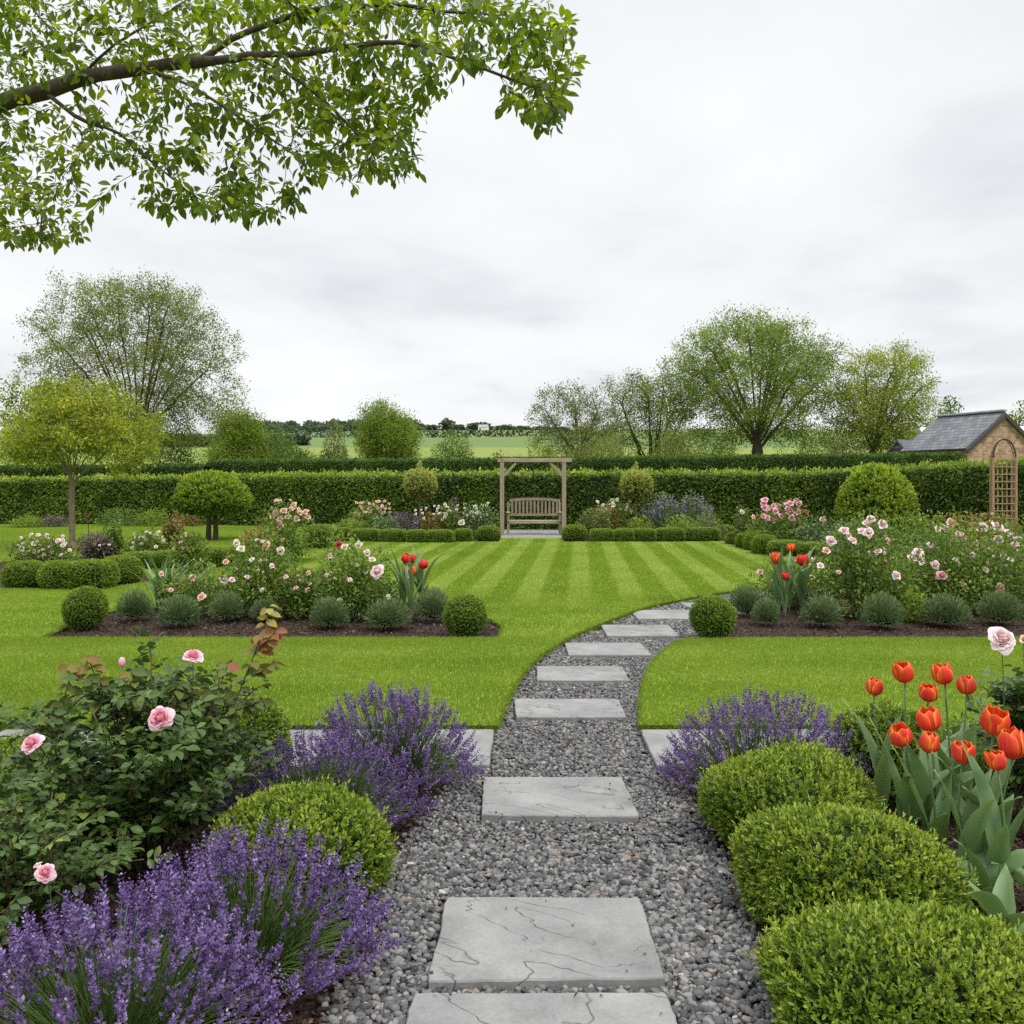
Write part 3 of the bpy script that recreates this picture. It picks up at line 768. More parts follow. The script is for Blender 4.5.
def clipped(name, w, d, h, seed, leaf, nspr, k=6, mat='box', zc=.42, pw=2.5, depth=.12, amp=.05, slen=None, lift=.45, base=.35, topgain=.15, tipgain=.35, jit=.35, parent=None, low=-.75, stray=0):
    rng = np.random.default_rng(seed); wb = Wob(seed, .55); wb2 = Wob(seed + 1, 2.0 / max(w, .3))
    g = Geo()
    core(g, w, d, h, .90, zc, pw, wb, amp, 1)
    P, Nn, u = dome(nspr, w, d, h, rng, depth, wb, amp, zc, pw, low)
    P = P[:]; keep = P[:, 2] > .01
    sprigs(g, P[keep], Nn[keep], u[keep], rng, leaf, k, slen or leaf * 2.2, .58, lift, jit, wb2, base, tipgain, topgain)
    if stray:
        P, Nn, u = dome(stray, w, d, h, rng, .04, wb, amp, zc, pw, low); kk = P[:, 2] > .08
        sprigs(g, P[kk], Nn[kk], u[kk], rng, leaf * 1.05, 9, leaf * 4.2, .5, .9, .3, wb2, base + .05, tipgain, topgain)
    return g.build(name, [M[mat], M['core']], parent)

# ---- front box bushes
FB = [("box_bush", -.87, 3.72, .67, .60, .315, 21, "bright green box bush on the left between the two front lavenders"),
      ("box_bush", 1.29, 4.20, .74, .66, .345, 22, "rounded green box bush on the right just in front of the lavender"),
      ("box_bush", 1.29, 3.46, .77, .60, .345, 23, "rounded green box bush on the right, middle of the row of three beside the gravel"),
      ("box_bush", 1.235, 2.80, .82, .60, .245, 24, "rounded green box bush in the right bottom corner, nearest of the row beside the gravel"),
      ]
for nm, x, y, w, d, h, sd, lab in FB:
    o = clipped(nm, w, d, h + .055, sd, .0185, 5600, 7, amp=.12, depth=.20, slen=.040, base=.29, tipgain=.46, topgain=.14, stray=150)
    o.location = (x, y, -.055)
    tag(o, lab, "box bush", "box bushes along the near part of the path")
for x, y, w, h, sd, lab in ((2.07, 5.0, .48, .44, 31, "small yellow-green box bush between the right lavender and the tulips"),
                            (-1.48, 4.95, .46, .48, 32, "small box bush behind the pink rose at its right, before the pale slab"),
                            (-2.60, 4.75, .62, .31, 33, "box bush at the left edge behind the pink rose bush")):
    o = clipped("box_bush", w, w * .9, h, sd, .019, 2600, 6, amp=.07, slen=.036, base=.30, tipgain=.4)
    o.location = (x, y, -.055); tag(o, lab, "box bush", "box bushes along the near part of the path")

# ---- lavender
def lavender(seed, w, d, h, nst, x, y, lab, spike=(.05, .085), flo=.0115, dens=38, tone=0.):
    rng = np.random.default_rng(seed); wb = Wob(seed, .5)
    root = thing("lavender", lab, "lavender", (x, y, -.055), "purple lavenders along the near part of the path")
    gl, gs, gf = Geo(), Geo(), Geo()
    D = norm(rng.normal(size=(nst * 4, 3)) * [1, 1, 1]); D = D[D[:, 2] > -.02][:nst]
    n = len(D)
    S = np.array([w / 2, d / 2, h])
    R = (1 + .07 * wb(D)) * rng.uniform(.80, 1.05, n)
    tip = D * S * R[:, None]
    tip[:, 2] = np.maximum(tip[:, 2], .07) + .02
    root_p = np.stack([D[:, 0] * w * .11, D[:, 1] * d * .11, np.zeros(n)], 1) + rng.normal(0, .012, (n, 3)) * [1, 1, 0]
    mid = root_p * .45 + tip * .55 + np.stack([np.zeros(n), np.zeros(n), .06 + .10 * (1 - D[:, 2])], 1) * h
    for i in range(n):
        t = np.linspace(0, 1, 5)[:, None]
        pts = (1 - t) ** 2 * root_p[i] + 2 * t * (1 - t) * mid[i] + t * t * tip[i]
        tube(gs, pts, [.0016, .0015, .0014, .0013, .0011], 3, rng.uniform(.3, .9), cap=False)
        ax = norm(pts[-1] - pts[-2]); ax = norm(ax + [0, 0, .8])
        L = rng.uniform(*spike)
        nf = dens
        tt = rng.uniform(0, 1, nf); tt = np.where(rng.uniform(size=nf) < .12, -rng.uniform(.25, .5, nf), np.round(tt * 6) / 6 + rng.normal(0, .025, nf))
        rr = rng.normal(size=(nf, 3)); rr -= (rr @ ax)[:, None] * ax; rr = norm(rr)
        P = pts[-1] + ax * (tt * L)[:, None] + rr * .0025
        A = rr * .9 + ax * .7
        a = np.clip(.45 + tone + rng.normal(0, .22, nf) + .15 * rng.normal(), 0, 1)
        leaves(gf, P, A, norm(np.cross(rr, ax) * rng.normal(0, .6, (nf, 1)) + ax), flo * rng.uniform(.75, 1.3, nf) * (1.15 - .45 * np.clip(tt, 0, 1)), .75, HEX, a)
    # narrow leaves low down
    nl = int(nst * 5)
    D = norm(rng.normal(size=(nl * 3, 3))); D = D[D[:, 2] > 0][:nl]; nl = len(D)
    P = D * S * rng.uniform(.25, .72, (nl, 1)); P[:, 2] = np.maximum(P[:, 2], .02)
    leaves(gl, P, norm(D * [1, 1, .6] + [0, 0, .8] + rng.normal(0, .3, (nl, 3))), norm(rng.normal(size=(nl, 3))), rng.uniform(.035, .07, nl), .075, HEX, np.clip(rng.normal(.5, .2, nl), 0, 1))
    gl.build("foliage", M['lavleaf'], root); gs.build("stem", M['stem'], root)["kind"] = "stuff"
    f = gf.build("flower_spike", M['lavflower'], root); f["kind"] = "stuff"
    return root
lavender(41, .92, .76, .47, 640, -.66, 5.08, "purple lavender clump on the left, farthest back against the pale slab")
lavender(42, .98, .66, .40, 520, -.93, 4.38, "low purple lavender on the left behind the bright box bush", tone=-.13)
lavender(43, .92, .76, .385, 520, -.93, 3.14, "large purple lavender on the left in front of the bright box bush", (.06, .10), .0125, 44)
lavender(44, .95, .74, .41, 520, -1.18, 2.66, "purple lavender in the left bottom corner of the garden view", (.06, .10), .0125, 44)
lavender(45, 1.08, .84, .49, 700, 1.38, 4.95, "purple lavender on the right side of the gravel behind the box bushes")

# ---- roses
def bloom_geo(seed, R, npet=26, res=4, cup=.75):
    """layered rose head facing +Z, attribute a runs from the heart (0) to the outer rim (1)"""
    rng = np.random.default_rng(seed); g = Geo()
    for i in range(npet):
        f = (i + .5) / npet
        phi = i * 2.39996 + rng.normal(0, .15)
        r0 = R * (.08 + .12 * f)
        L = R * (.38 + .62 * f) * rng.uniform(.9, 1.1)
        wv = R * (.42 + .50 * f) * rng.uniform(.85, 1.1)
        open_ = .15 + 1.15 * f ** 1.2 * cup / .75
        s = np.linspace(0, 1, res + 1); q = np.linspace(-1, 1, res + 1)
        SS, QQ = np.meshgrid(s, q, indexing='ij')
        th = open_ * (.35 + .9 * SS)                 # angle from vertical grows outwards
        rad = r0 + L * SS * np.sin(th) * .8
        z = R * .1 * (1 - f) + L * SS * np.cos(th) * .75
        wid = wv * np.sqrt(np.clip(1 - (1.12 * SS - .12 - .55) ** 2 / .32, .02, 1))
        rad = rad - .28 * R * (QQ ** 2) * (1 - .4 * f)
        z = z + .06 * R * np.sin(QQ * 5 + i) * SS + .10 * R * (QQ ** 2) * SS
        X = rad; Y = QQ * wid * .62
        c, sn = math.cos(phi), math.sin(phi)
        V = np.stack([c * X - sn * Y, sn * X + c * Y, z], -1).reshape(-1, 3)
        a = np.clip(.15 + .60 * f * .9 + .30 * SS.ravel() + rng.normal(0, .05), 0, 1)
        m = res + 1; ii = (np.arange(res)[:, None] * m + np.arange(res)).ravel()
        g.add(V, np.stack([ii, ii + 1, ii + m + 1, ii + m], 1), a, 0, 0, True)
    V = SPH[0] * [R * .30, R * .30, R * .34] + [0, 0, R * .30]; V = V * (1 + .12 * np.sin(SPH[0] @ np.array([7., 5, 6]))[:, None])
    g.add(V, SPH[1], np.clip(.12 + .25 * rng.uniform(size=len(V)), 0, 1), 0, 0, True)
    return g
BLOOM = {}
def bloom(kind, level):
    key = (kind, level)
    if key not in BLOOM:
        gg = bloom_geo(7 + level, 1.0, *((34, 5) if level == 0 else (16, 3)))
        o = gg.build("bloom", M[kind]); me = o.data
        bpy.data.objects.remove(o)
        BLOOM[key] = me
    return BLOOM[key]
def put_bloom(parent, kind, pos, R, direction, level=1, spin=0.):
    o = bpy.data.objects.new("bloom", bloom(kind, level)); COL.objects.link(o); o.parent = parent
    o.location = pos; o.scale = (R, R, R)
    q = Vector(direction).to_track_quat('Z', 'Y')
    from mathutils import Quaternion
    o.rotation_euler = (q @ Quaternion((0, 0, 1), spin)).to_euler()
    return o

def canes(rng, w, d, h, n, sub=4):
    """list of polylines filling a shrub volume"""
    out = []
    for i in range(n):
        ph = 2 * PI * (i + rng.uniform(-.4, .4)) / n; ti = rng.uniform(.1, 1.0)
        tip = np.array([math.cos(ph) * w / 2 * math.sin(ti * 1.35), math.sin(ph) * d / 2 * math.sin(ti * 1.35), h * (math.cos(ti * 1.1) * .95 + rng.uniform(-.05, .1))])
        b = np.array([math.cos(ph) * .06, math.sin(ph) * .06, 0])
        m = b * .5 + tip * .5 + [0, 0, h * .18]
        t = np.linspace(0, 1, 9)[:, None]
        P = (1 - t) ** 2 * b + 2 * t * (1 - t) * m + t * t * tip + rng.normal(0, .008, (9, 3))
        out.append((P, 1.0))
        for k in range(sub):
            j = rng.integers(2, 8); q = P[j]
            dr = norm(norm(P[j] - P[j - 1]) + rng.normal(0, .7, 3) + [0, 0, .3]); L = rng.uniform(.15, .34) * (w + h) / 2
            t2 = np.linspace(0, 1, 5)[:, None]
            out.append((q + dr * L * t2 + np.array([0, 0, -.12 * L]) * t2 * t2 + rng.normal(0, .005, (5, 3)), .55))
    return out
def compound(gl, P, A, rng, size, a, mi=0, nl=5):
    """compound leaves of five leaflets"""
    n = len(P); A = norm(A)
    S = norm(np.cross(A, norm(np.stack([rng.normal(0, .35, n), rng.normal(0, .35, n), np.ones(n)], 1))))
    U = np.cross(S, A)
    for k in range(nl):
        if k == 0: off, da = 1.0, A
        else:
            sd = 1 if k % 2 else -1
            off = .62 if k < 3 else .25
            da = A * .55 + S * sd * .85
        pos = P + A * (size * 1.25 * off)[:, None]
        uu = norm(U + rng.normal(0, .35, (n, 3)))
        leaves(gl, pos, norm(da + rng.normal(0, .15, (n, 3)) + [0, 0, -.12]), uu, size * rng.uniform(.8, 1.1, n) * (1.1 if k == 0 else .9), .62, OVA, np.clip(a + rng.normal(0, .06, n), 0, 1), 0, mi, True)

def near_rose(seed, w, d, h, n, leaf, step, loc, lab, extra=None):
    rng = np.random.default_rng(seed)
    root = thing("rose_bush", lab, "rose bush", loc, "rose bushes")
    gs, gl = Geo(), Geo()
    PP, AA = [], []
    for P, r in canes(rng, w, d, h, n):
        tube(gs, P, np.linspace(.006, .0025, len(P)) * (.6 + .5 * r), 5)
        seg = np.linalg.norm(np.diff(P, axis=0), axis=1).sum(); k = max(3, int(seg / step))
        t = np.linspace(.12 if r < 1 else .22, 1, k); idx = t * (len(P) - 1)
        Q = np.stack([np.interp(idx, np.arange(len(P)), P[:, c]) for c in range(3)], 1)
        T = norm(np.stack([np.gradient(Q[:, c]) for c in range(3)], 1))
        ph = np.arange(k) * 2.4 + rng.uniform(0, 6)
        O = np.stack([np.cos(ph), np.sin(ph), np.full(k, .12)], 1)
        PP.append(Q); AA.append(norm(O + T * .5))
    PP, AA = np.concatenate(PP), np.concatenate(AA)
    ok = PP[:, 2] > .03; PP, AA = PP[ok], AA[ok]
    sz = leaf * rng.uniform(.7, 1.15, len(PP))
    wb = Wob(seed, 1.2)
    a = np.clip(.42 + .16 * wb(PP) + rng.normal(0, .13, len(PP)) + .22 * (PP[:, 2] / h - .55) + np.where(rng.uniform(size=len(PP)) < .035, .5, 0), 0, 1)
    compound(gl, PP, AA, rng, sz, a)
    gs.build("stem", M['cane'], root); gl.build("foliage", M['roseleaf'], root)
    return root, rng
def flower_stalk(root, base, pos, r=.0022):
    g = Geo(); b = np.array(base); p = np.array(pos)
    t = np.linspace(0, 1, 6)[:, None]
    tube(g, b * (1 - t) + p * t + np.array([.02, 0, .02]) * (t * (1 - t)), np.linspace(r * 1.3, r, 6), 5, .5)
    return g.build("stem", M['stem'], root)

RX, RY = -1.64, 4.0
root, rng = near_rose(51, 1.24, 1.0, .80, 32, .054, .038, (RX, RY, -.05), "large dark green rose bush with four open pink blooms at the left front")
for px, py, D, R, dr in ((193, 655, 3.98, .050, (.2, -.5, 1)), (160, 718, 3.62, .056, (.15, -1, .35)), (31, 743, 3.62, .050, (-.2, -.8, .7))):
    p = at(px, py, D) - [RX, RY, -.05]
    put_bloom(root, 'pinkpetal', p - norm(np.array(dr)) * R * .3, R, dr, 0, px)
    flower_stalk(root, p * [.8, .8, .55] + [0, .08, 0], p - norm(np.array(dr)) * R * .3)
gb = Geo()                                          # closed bud
bp_ = at(122, 662, 3.95) - [RX, RY, -.05]
V = SPH[0] * [.015, .015, .022] + bp_; gb.add(V, SPH[1], .75, 0, 0, True); gb.build("bud", M['pinkpetal'], root)
flower_stalk(root, bp_ * [.85, .85, .6], bp_)
# tall young shoot with bronze leaves
for shoot in ([[(60, 735), (64, 700), (70, 676), (68, 664)]], [[(170, 730), (178, 700), (176, 682)]], [[(205, 735), (213, 700), (224, 676), (228, 662)]], [[(222, 735), (240, 690), (254, 655), (266, 622), (270, 606)], [(254, 655), (268, 640), (278, 628)], [(246, 675), (262, 668), (276, 662)], [(232, 712), (250, 704), (264, 700)]],
              [[(95, 722), (100, 690), (92, 668), (88, 655)]], [[(130, 715), (134, 690), (131, 668)]]):
    gsh, glv = Geo(), Geo()
    for pth in shoot:
        P = np.array([at(x, y, 3.92) for x, y in pth]) - [RX, RY, -.05]
        tube(gsh, P, np.linspace(.0038, .0018, len(P)), 5)
        k = len(P) * 5; idx = np.linspace(.3, len(P) - 1, k)
        Q = np.stack([np.interp(idx, np.arange(len(P)), P[:, c]) for c in range(3)], 1)
        ph = np.arange(k) * 2.4
        leaves(glv, Q, np.stack([np.cos(ph), np.sin(ph) * .7, np.full(k, -.15)], 1), norm(rng.normal(0, .4, (k, 3)) + [0, -.6, .8]), rng.uniform(.045, .075, k), .66, OVA,
               np.clip(.12 + np.maximum(0, (Q[:, 2] - .80) * 3.2) + rng.normal(0, .16, k), 0, 1), 0, 0, True)
    sh = gsh.build("young_shoot", M['cane'], root); glv.build("young_leaf", M['bronze'], sh)["label"] = "young leaves, reddish bronze at the tip"

root2, rng = near_rose(52, .95, .8, .44, 20, .046, .040, (-1.82, 3.25, -.05), "low rose bush with one pink bloom in the left front corner")
p = at(46, 873, 3.05) - [-1.82, 3.25, -.05]; put_bloom(root2, 'pinkpetal', p, .036, (.2, -.9, .5), 0, 2); flower_stalk(root2, p * [.9, .5, .3], p)
p = at(38, 866, 3.07) - [-1.82, 3.25, -.05]; put_bloom(root2, 'palepetal', p, .018, (-.4, -.3, 1), 1, 2)

root3, rng = near_rose(53, .62, .5, .74, 14, .054, .040, (2.52, 4.35, -.05), "rose bush with one large pale pink bloom at the right edge above the tulips")
p = at(1001, 636, 4.15) - [2.52, 4.35, -.05]; put_bloom(root3, 'palepetal', p - np.array([0, 0, .02]), .070, (-.1, -.9, .55), 0, 1); flower_stalk(root3, p * [.7, .4, .5], p)
p = at(1023, 640, 4.3) - [2.52, 4.35, -.05]; put_bloom(root3, 'peachpetal', p, .035, (.4, -.8, .5), 1, 1); flower_stalk(root3, p * [.7, .4, .5], p)

# ---- tulips
def tulip_head(seed, R, H, open_=.25):
    rng = np.random.default_rng(seed); g = Geo()
    ns, nq = 10, 12
    for i in range(6):
        inner = i % 2
        phi = i * PI / 3 + rng.normal(0, .06)
        s = np.linspace(0, 1, ns + 1); q = np.linspace(-1, 1, nq + 1)
        SS, QQ = np.meshgrid(s, q, indexing='ij')
        op = open_ * rng.uniform(.4, 1.5)
        prof = np.interp(SS, [0, .12, .3, .5, .75, 1], [.12, .66, .98, 1.05, .95 + op * .3, .58 + op * .9]) * R * (.90 if inner else 1.02)
        z = H * SS * (1.0 if not inner else 1.03) * rng.uniform(.95, 1.04) - .06 * H * QQ ** 2 * SS
        wid = np.sqrt(np.clip(1 - (np.abs(SS - .47) / .535) ** 3.6, 0.0, 1)) * .84
        ang = phi + QQ * wid * 1.12
        rr = prof * (1 - .05 * np.abs(QQ)) + .03 * R * np.cos(QQ * PI) * SS
        rr = rr + .03 * R * np.sin(SS * 9 + i) * QQ
        V = np.stack([np.cos(ang) * rr, np.sin(ang) * rr, z], -1).reshape(-1, 3)
        edge = np.maximum(np.abs(QQ) ** 1.7 * (.50 + .45 * SS), np.clip((SS - .80) / .20, 0, 1) ** 1.2 * .62)
        a = np.clip(.16 + .66 * edge + .22 * np.clip(.35 - SS, 0, 1) + .10 * np.sin(QQ * 15 + i + 2 * SS) * (SS > .15) + .07 * np.sin(QQ * 41 + 2 * i) + rng.normal(0, .03), 0, 1).ravel()
        m = nq + 1; ii = (np.arange(ns)[:, None] * m + np.arange(nq)).ravel()
        g.add(V, np.stack([ii, ii + 1, ii + m + 1, ii + m], 1), a, 0, 0, True)
    return g
def strap_leaf(g, base, az, L, W, droop, rng, a0=.5, ns=12, fold=.35, lean=.3):
    s = np.linspace(0, 1, ns + 1); q = np.array([-1, -.5, 0, .5, 1.])
    th = lean + droop * s ** 1.6                      # angle from vertical along the blade
    dx = np.cumsum(np.sin(th)) / (ns + 1) * L; dz = np.cumsum(np.cos(th)) / (ns + 1) * L
    wv = W * np.interp(s, [0, .15, .4, .7, .9, 1], [.35, .72, 1, .72, .32, .02])
    tw = rng.normal(0, .5) * s
    V = np.empty((ns + 1, 5, 3))
    for k, qq in enumerate(q):
        off = qq * wv / 2
        up = fold * np.abs(qq) * wv / 2 + .05 * W * np.sin(s * 8 + qq * 2)
        lx = dx - np.cos(th) * up; lz = dz + np.sin(th) * up
        ly = off * np.cos(tw); lz = lz + off * np.sin(tw)
        V[:, k] = np.stack([lx, ly, lz], 1)
    c, sn = math.cos(az), math.sin(az)
    X = c * V[..., 0] - sn * V[..., 1]; Y = sn * V[..., 0] + c * V[..., 1]
    V = np.stack([X, Y, V[..., 2]], -1).reshape(-1, 3) + base
    ii = (np.arange(ns)[:, None] * 5 + np.arange(4)).ravel()
    a = np.clip(a0 + .25 * np.repeat(s, 5) * .6 + .18 * np.abs(np.tile(q, ns + 1)) ** 3 + rng.normal(0, .02, 5 * (ns + 1)), 0, 1)
    g.add(V, np.stack([ii, ii + 1, ii + 6, ii + 5], 1), a, 0, 0, True)
def tulip(seed, base, head, R, H, lab, group, nl=3, ll=.36, lw=.075, mat='tulip', open_=.25):
    rng = np.random.default_rng(seed)
    root = thing("tulip", lab, "tulip", base, group)
    hd = np.array(head) - base
    t = np.linspace(0, 1, 9)[:, None]
    P = hd * t * [1, 1, 1] + np.array([rng.normal(0, .02), rng.normal(0, .02), 0]) * np.sin(t * PI) 
    P[:, :2] = hd[:2] * t ** 1.6 + np.array([rng.normal(0, .02), rng.normal(0, .02)]) * np.sin(t * PI)
    g = Geo(); tube(g, P, np.linspace(.0062, .0045, 9) * (R / .05) ** .5, 7, .6); g.build("stem", M['tulipleaf'], root)
    o = tulip_head(seed, R, H, open_).build("bloom", M[mat], root)
    o.location = hd - np.array([0, 0, .004]); o.rotation_euler = (rng.normal(0, .12), rng.normal(0, .12), rng.uniform(0, 6))
    az0 = rng.uniform(0, 6.28)
    for k in range(nl):
        g = Geo()
        strap_leaf(g, np.array([0, 0, .01 + .05 * k]), az0 + k * 2.2 + rng.normal(0, .3), ll * rng.uniform(.75, 1.15), lw * rng.uniform(.75, 1.1), rng.uniform(.2, 1.1), rng, rng.uniform(.3, .55), lean=rng.uniform(.06, .30))
        g.build("leaf", M['tulipleaf'], root)
TG = "orange-red tulips in the right front bed"
TUL = [(874, 694, 4.55, .036, .088, "small tulip at the left end of the row, lowest of the rear ones"), (905, 681, 4.45, .043, .105, "tulip second from the left, tall with an opened outer petal at right"),
       (928, 700, 4.35, .038, .088, "short-headed tulip between the two tall rear ones"), (945, 683, 4.40, .043, .105, "tall tulip in the middle of the rear row"),
       (967, 693, 4.30, .038, .092, "tulip at the right end of the rear row"), (931, 730, 4.0, .045, .105, "tulip in the centre of the clump, above another bloom"),
       (902, 744, 4.0, .043, .094, "squat tulip at the left of the front row"), (927, 751, 3.9, .037, .088, "tulip directly below the central bloom"),
       (962, 762, 3.78, .039, .092, "wide open tulip low between the central and the right blooms"), (993, 732, 3.85, .050, .115, "large tulip at the right with one petal folded out"),
       (998, 769, 3.62, .033, .080, "small orange tulip, lowest at the right"), (1013, 758, 3.72, .047, .125, "large red tulip cut by the right edge of the view")]
for k, (px, py, D, R, H, lab) in enumerate(TUL):
    hd = at(px, py + 1, D)
    b = np.array([hd[0] + RNG.normal(0, .025) - .04 * (px - 935) / 60, D - .03 + RNG.normal(0, .03), -.05])
    tulip(300 + k, b, hd, R * 1.1, H, "orange-red " + lab, TG, nl=3, ll=.54, lw=.105, open_=(.15, .3, .2, .2, .1, .25, .3, .15, .45, .35, .4, .2)[k])
# tulip leaves of plants out of bloom at the front right
for k, (px, py, D, lab) in enumerate(((925, 905, 3.45, "flowerless tulip with broad upright leaves at the right front"), (1000, 925, 3.2, "flowerless tulip with low spreading leaves at the right edge beside the nearest box bush"),
                                     (985, 850, 3.55, "flowerless tulip with folded leaves under the small orange bloom"), (1040, 800, 3.5, "flowerless tulip at the right edge under the large red bloom"))):
    rng = np.random.default_rng(400 + k)
    root = thing("tulip_plant", lab, "tulip", gp(px, 482 + 1485 * 1.03 / D, -.05), TG)
    for q in range(5):
        g = Geo(); strap_leaf(g, np.array([0, 0, .0]), q * 1.35 + k, rng.uniform(.26, .40), rng.uniform(.085, .12), rng.uniform(.6, 1.6), rng, rng.uniform(.3, .55), lean=rng.uniform(.15, .5))
        g.build("leaf", M['tulipleaf'], root)

# ---- middle beds
def onground(px, base_py): return gp(px, base_py, -.02)
# box balls
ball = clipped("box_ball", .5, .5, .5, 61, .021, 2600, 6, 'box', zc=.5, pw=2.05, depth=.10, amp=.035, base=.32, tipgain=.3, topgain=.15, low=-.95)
def place(o, p, sc, rz, lab, group, first, cat=None):
    if not first: o = o.copy(); COL.objects.link(o)
    o.location = p; o.scale = sc; o.rotation_euler = (0, 0, rz)
    return tag(o, lab, cat, group)
BG = "round clipped box balls at the bed corners"
place(ball, gp(85, 627, 0), (.84, .84, .86), 0, "round clipped box ball at the left end of the left bed", BG, True, "box ball")
place(ball, gp(465, 634, 0), (.83, .83, .80), 1.2, "round clipped box ball at the path end of the left bed", BG, False, "box ball")
place(ball, gp(713, 636, 0), (.86, .86, .80), 2.4, "round clipped box ball beside the bend of the path at the right bed", BG, False, "box ball")
# grey-green mounds
def mound(seed, w, h, n=1500, mat='greyleaf', leaf=.05, wid=.14):
    rng = np.random.default_rng(seed); g = Geo(); wb = Wob(seed, .6)
    core(g, w, w, h, .62, .35, 2.0, wb, .1, 1)
    P, Nn, u = dome(n, w, w, h, rng, .45, wb, .09, .35, 2.0, -.6)
    leaves(g, P - Nn * leaf * .5, norm(Nn + [0, 0, .55] + rng.normal(0, .25, P.shape)), norm(rng.normal(size=P.shape)), leaf * rng.uniform(.7, 1.3, n if len(P) == n else len(P)), wid, HEX,
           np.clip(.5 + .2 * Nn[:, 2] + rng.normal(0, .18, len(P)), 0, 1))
    return g.build("grey_shrub", [M[mat], M['core']])
MDS = [mound(71, .52, .44, 1900, leaf=.062), mound(72, .5, .42, 1300, leaf=.075, wid=.11), mound(73, .52, .44, 1700, leaf=.055, wid=.2), mound(74, .5, .42, 1500, leaf=.070)]
MG = "grey-green mounds along the front of the middle beds"
MS = [(131, 627, 40, 34, "grey-green mound right beside the left box ball"), (176, 633, 46, 36, "grey-green mound in the left bed before the strap-leaved clump"), (224, 628, 38, 30, "grey-green mound in the left bed behind the bronze rose shoot"),
      (262, 628, 34, 26, "small grey-green mound in the left bed beside the bronze rose shoot"), (327, 635, 46, 34, "grey-green mound in the left bed below the cream rose bush"), (386, 636, 50, 36, "grey-green mound in the left bed left of the tulips"),
      (432, 628, 40, 34, "grey-green mound tucked between tulips and path-end box ball"),
      (748, 622, 36, 34, "grey-green mound just behind the box ball by the path bend"), (769, 631, 32, 28, "small grey-green mound in the right bed below the tulips"), (825, 633, 46, 36, "grey-green mound in the right bed at the foot of the tall pink rose"),
      (887, 635, 46, 36, "grey-green mound in the right bed left of the pale green plant"), (951, 633, 48, 36, "grey-green mound in the right bed under the broad rose bush"), (1006, 631, 46, 36, "grey-green mound in the right bed at the edge of the view")]
for k, (px, by, wp, hp, lab) in enumerate(MS):
    p = gp(px, by - 4, -.03); s = p[1] / F
    o = MDS[k % 4]; w0, h0 = ((.52, .44), (.5, .42))[k % 2]
    place(o, p + [0, .12, 0], (wp * s / w0 * (.88, .97, .9, 1.0, .86)[k % 5], wp * s / w0 * .9, hp * s * (.95, .88, 1.02, .92)[k % 4] / h0), k * 1.7, lab, MG, k < 4, "shrub")

def nm_rose(n): return n == 'rose_bush'
# generic loose bush with blooms
def bush(name, seed, w, d, h, n, leaf, mat, label, cat, loc, blooms=(), bk=None, group=None, wid=.6, stem=True, low=-.92, jit=.55, zc=.38, R=.05, depth=.75, lvl=1, amp=.22, spikes=0, spikemat=None, sticks=0, pos=None):
    rng = np.random.default_rng(seed); wb = Wob(seed, .75)
    root = thing(name, label, cat, loc, group)
    g = Geo()
    P, Nn, u = dome(n, w, d, h, rng, depth, wb, amp, zc, 2.0, low)
    P = P + rng.normal(0, .03 * w, P.shape); keep = P[:, 2] > .02; P, Nn = P[keep], Nn[keep]; m = len(P)
    wb2 = Wob(seed + 5, 2.2 / w)
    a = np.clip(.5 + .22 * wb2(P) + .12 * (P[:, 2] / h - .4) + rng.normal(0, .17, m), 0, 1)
    leaves(g, P, norm(Nn * .6 + rng.normal(0, jit, (m, 3)) + [0, 0, .1]), norm(rng.normal(0, .5, (m, 3)) + [0, 0, 1]), leaf * rng.uniform(.6, 1.25, m), wid, HEX, a)
    g.build("foliage", M[mat], root)
    if stem:
        g = Geo()
        for P_, r in canes(rng, w * .8, d * .8, h * .92, 7, 2): tube(g, P_, np.linspace(.007, .003, len(P_)), 4)
        g.build("stem", M['cane'], root)
    for k, bl in enumerate(blooms):
        kd = bk
        if len(bl) == 4: px, py, dd, rp = bl
        else: px, py, dd, rp, kd = bl
        D = loc[1] + dd
        p = at(px, py, D) - np.array(loc)
        put_bloom(root, kd, p, rp * D / F, (rng.normal(0, .4), -1, rng.uniform(.2, 1.1)), lvl, k)
    if bk and nm_rose(name):
        for k in range(9):
            th = rng.uniform(-2.4, -.7); q = np.array([math.cos(th) * w * .42 * rng.uniform(.2, 1), math.sin(th) * d * .3, h * rng.uniform(.55, 1.02)])
            put_bloom(root, bk, q, loc[1] / F * rng.uniform(1.2, 2.4), (rng.normal(0, .5), -.8, rng.uniform(.2, 1.2)), lvl, k)
    if spikes:
        g = Geo()
        for i in range(spikes):
            x, y = rng.uniform(-.48, .48) * w, rng.uniform(-.48, .48) * d
            hh = h * rng.uniform(.8, 1.12) * (1 - .5 * (x / w) ** 2 * 2)
            L = h * .4
            k = 14; t = rng.uniform(0, 1, k)
            Q = np.stack([x + rng.normal(0, .012, k) + .02 * t, y + rng.normal(0, .012, k), hh - L * (1 - t)], 1)
            leaves(g, Q, rng.normal(size=(k, 3)), norm(rng.normal(size=(k, 3))), leaf * .7 * rng.uniform(.6, 1.2, k), .8, HEX, np.clip(rng.normal(.5, .2, k), 0, 1))
        g.build("flower_spike", M[spikemat], root)["kind"] = "stuff"
    return root
def rb(px, n, x0, x1, y0, y1, seed, rp=(2.5, 4), dd=(-.35, .1)):
    r = np.random.default_rng(seed)
    return [(r.uniform(x0, x1), r.uniform(y0, y1), r.uniform(*dd), r.uniform(*rp)) for _ in range(n)]
def pos(px, base, z=-.03): return gp(px, base, z)
RG = "rose bushes"
p = pos(263, 617); s = p[1] / F
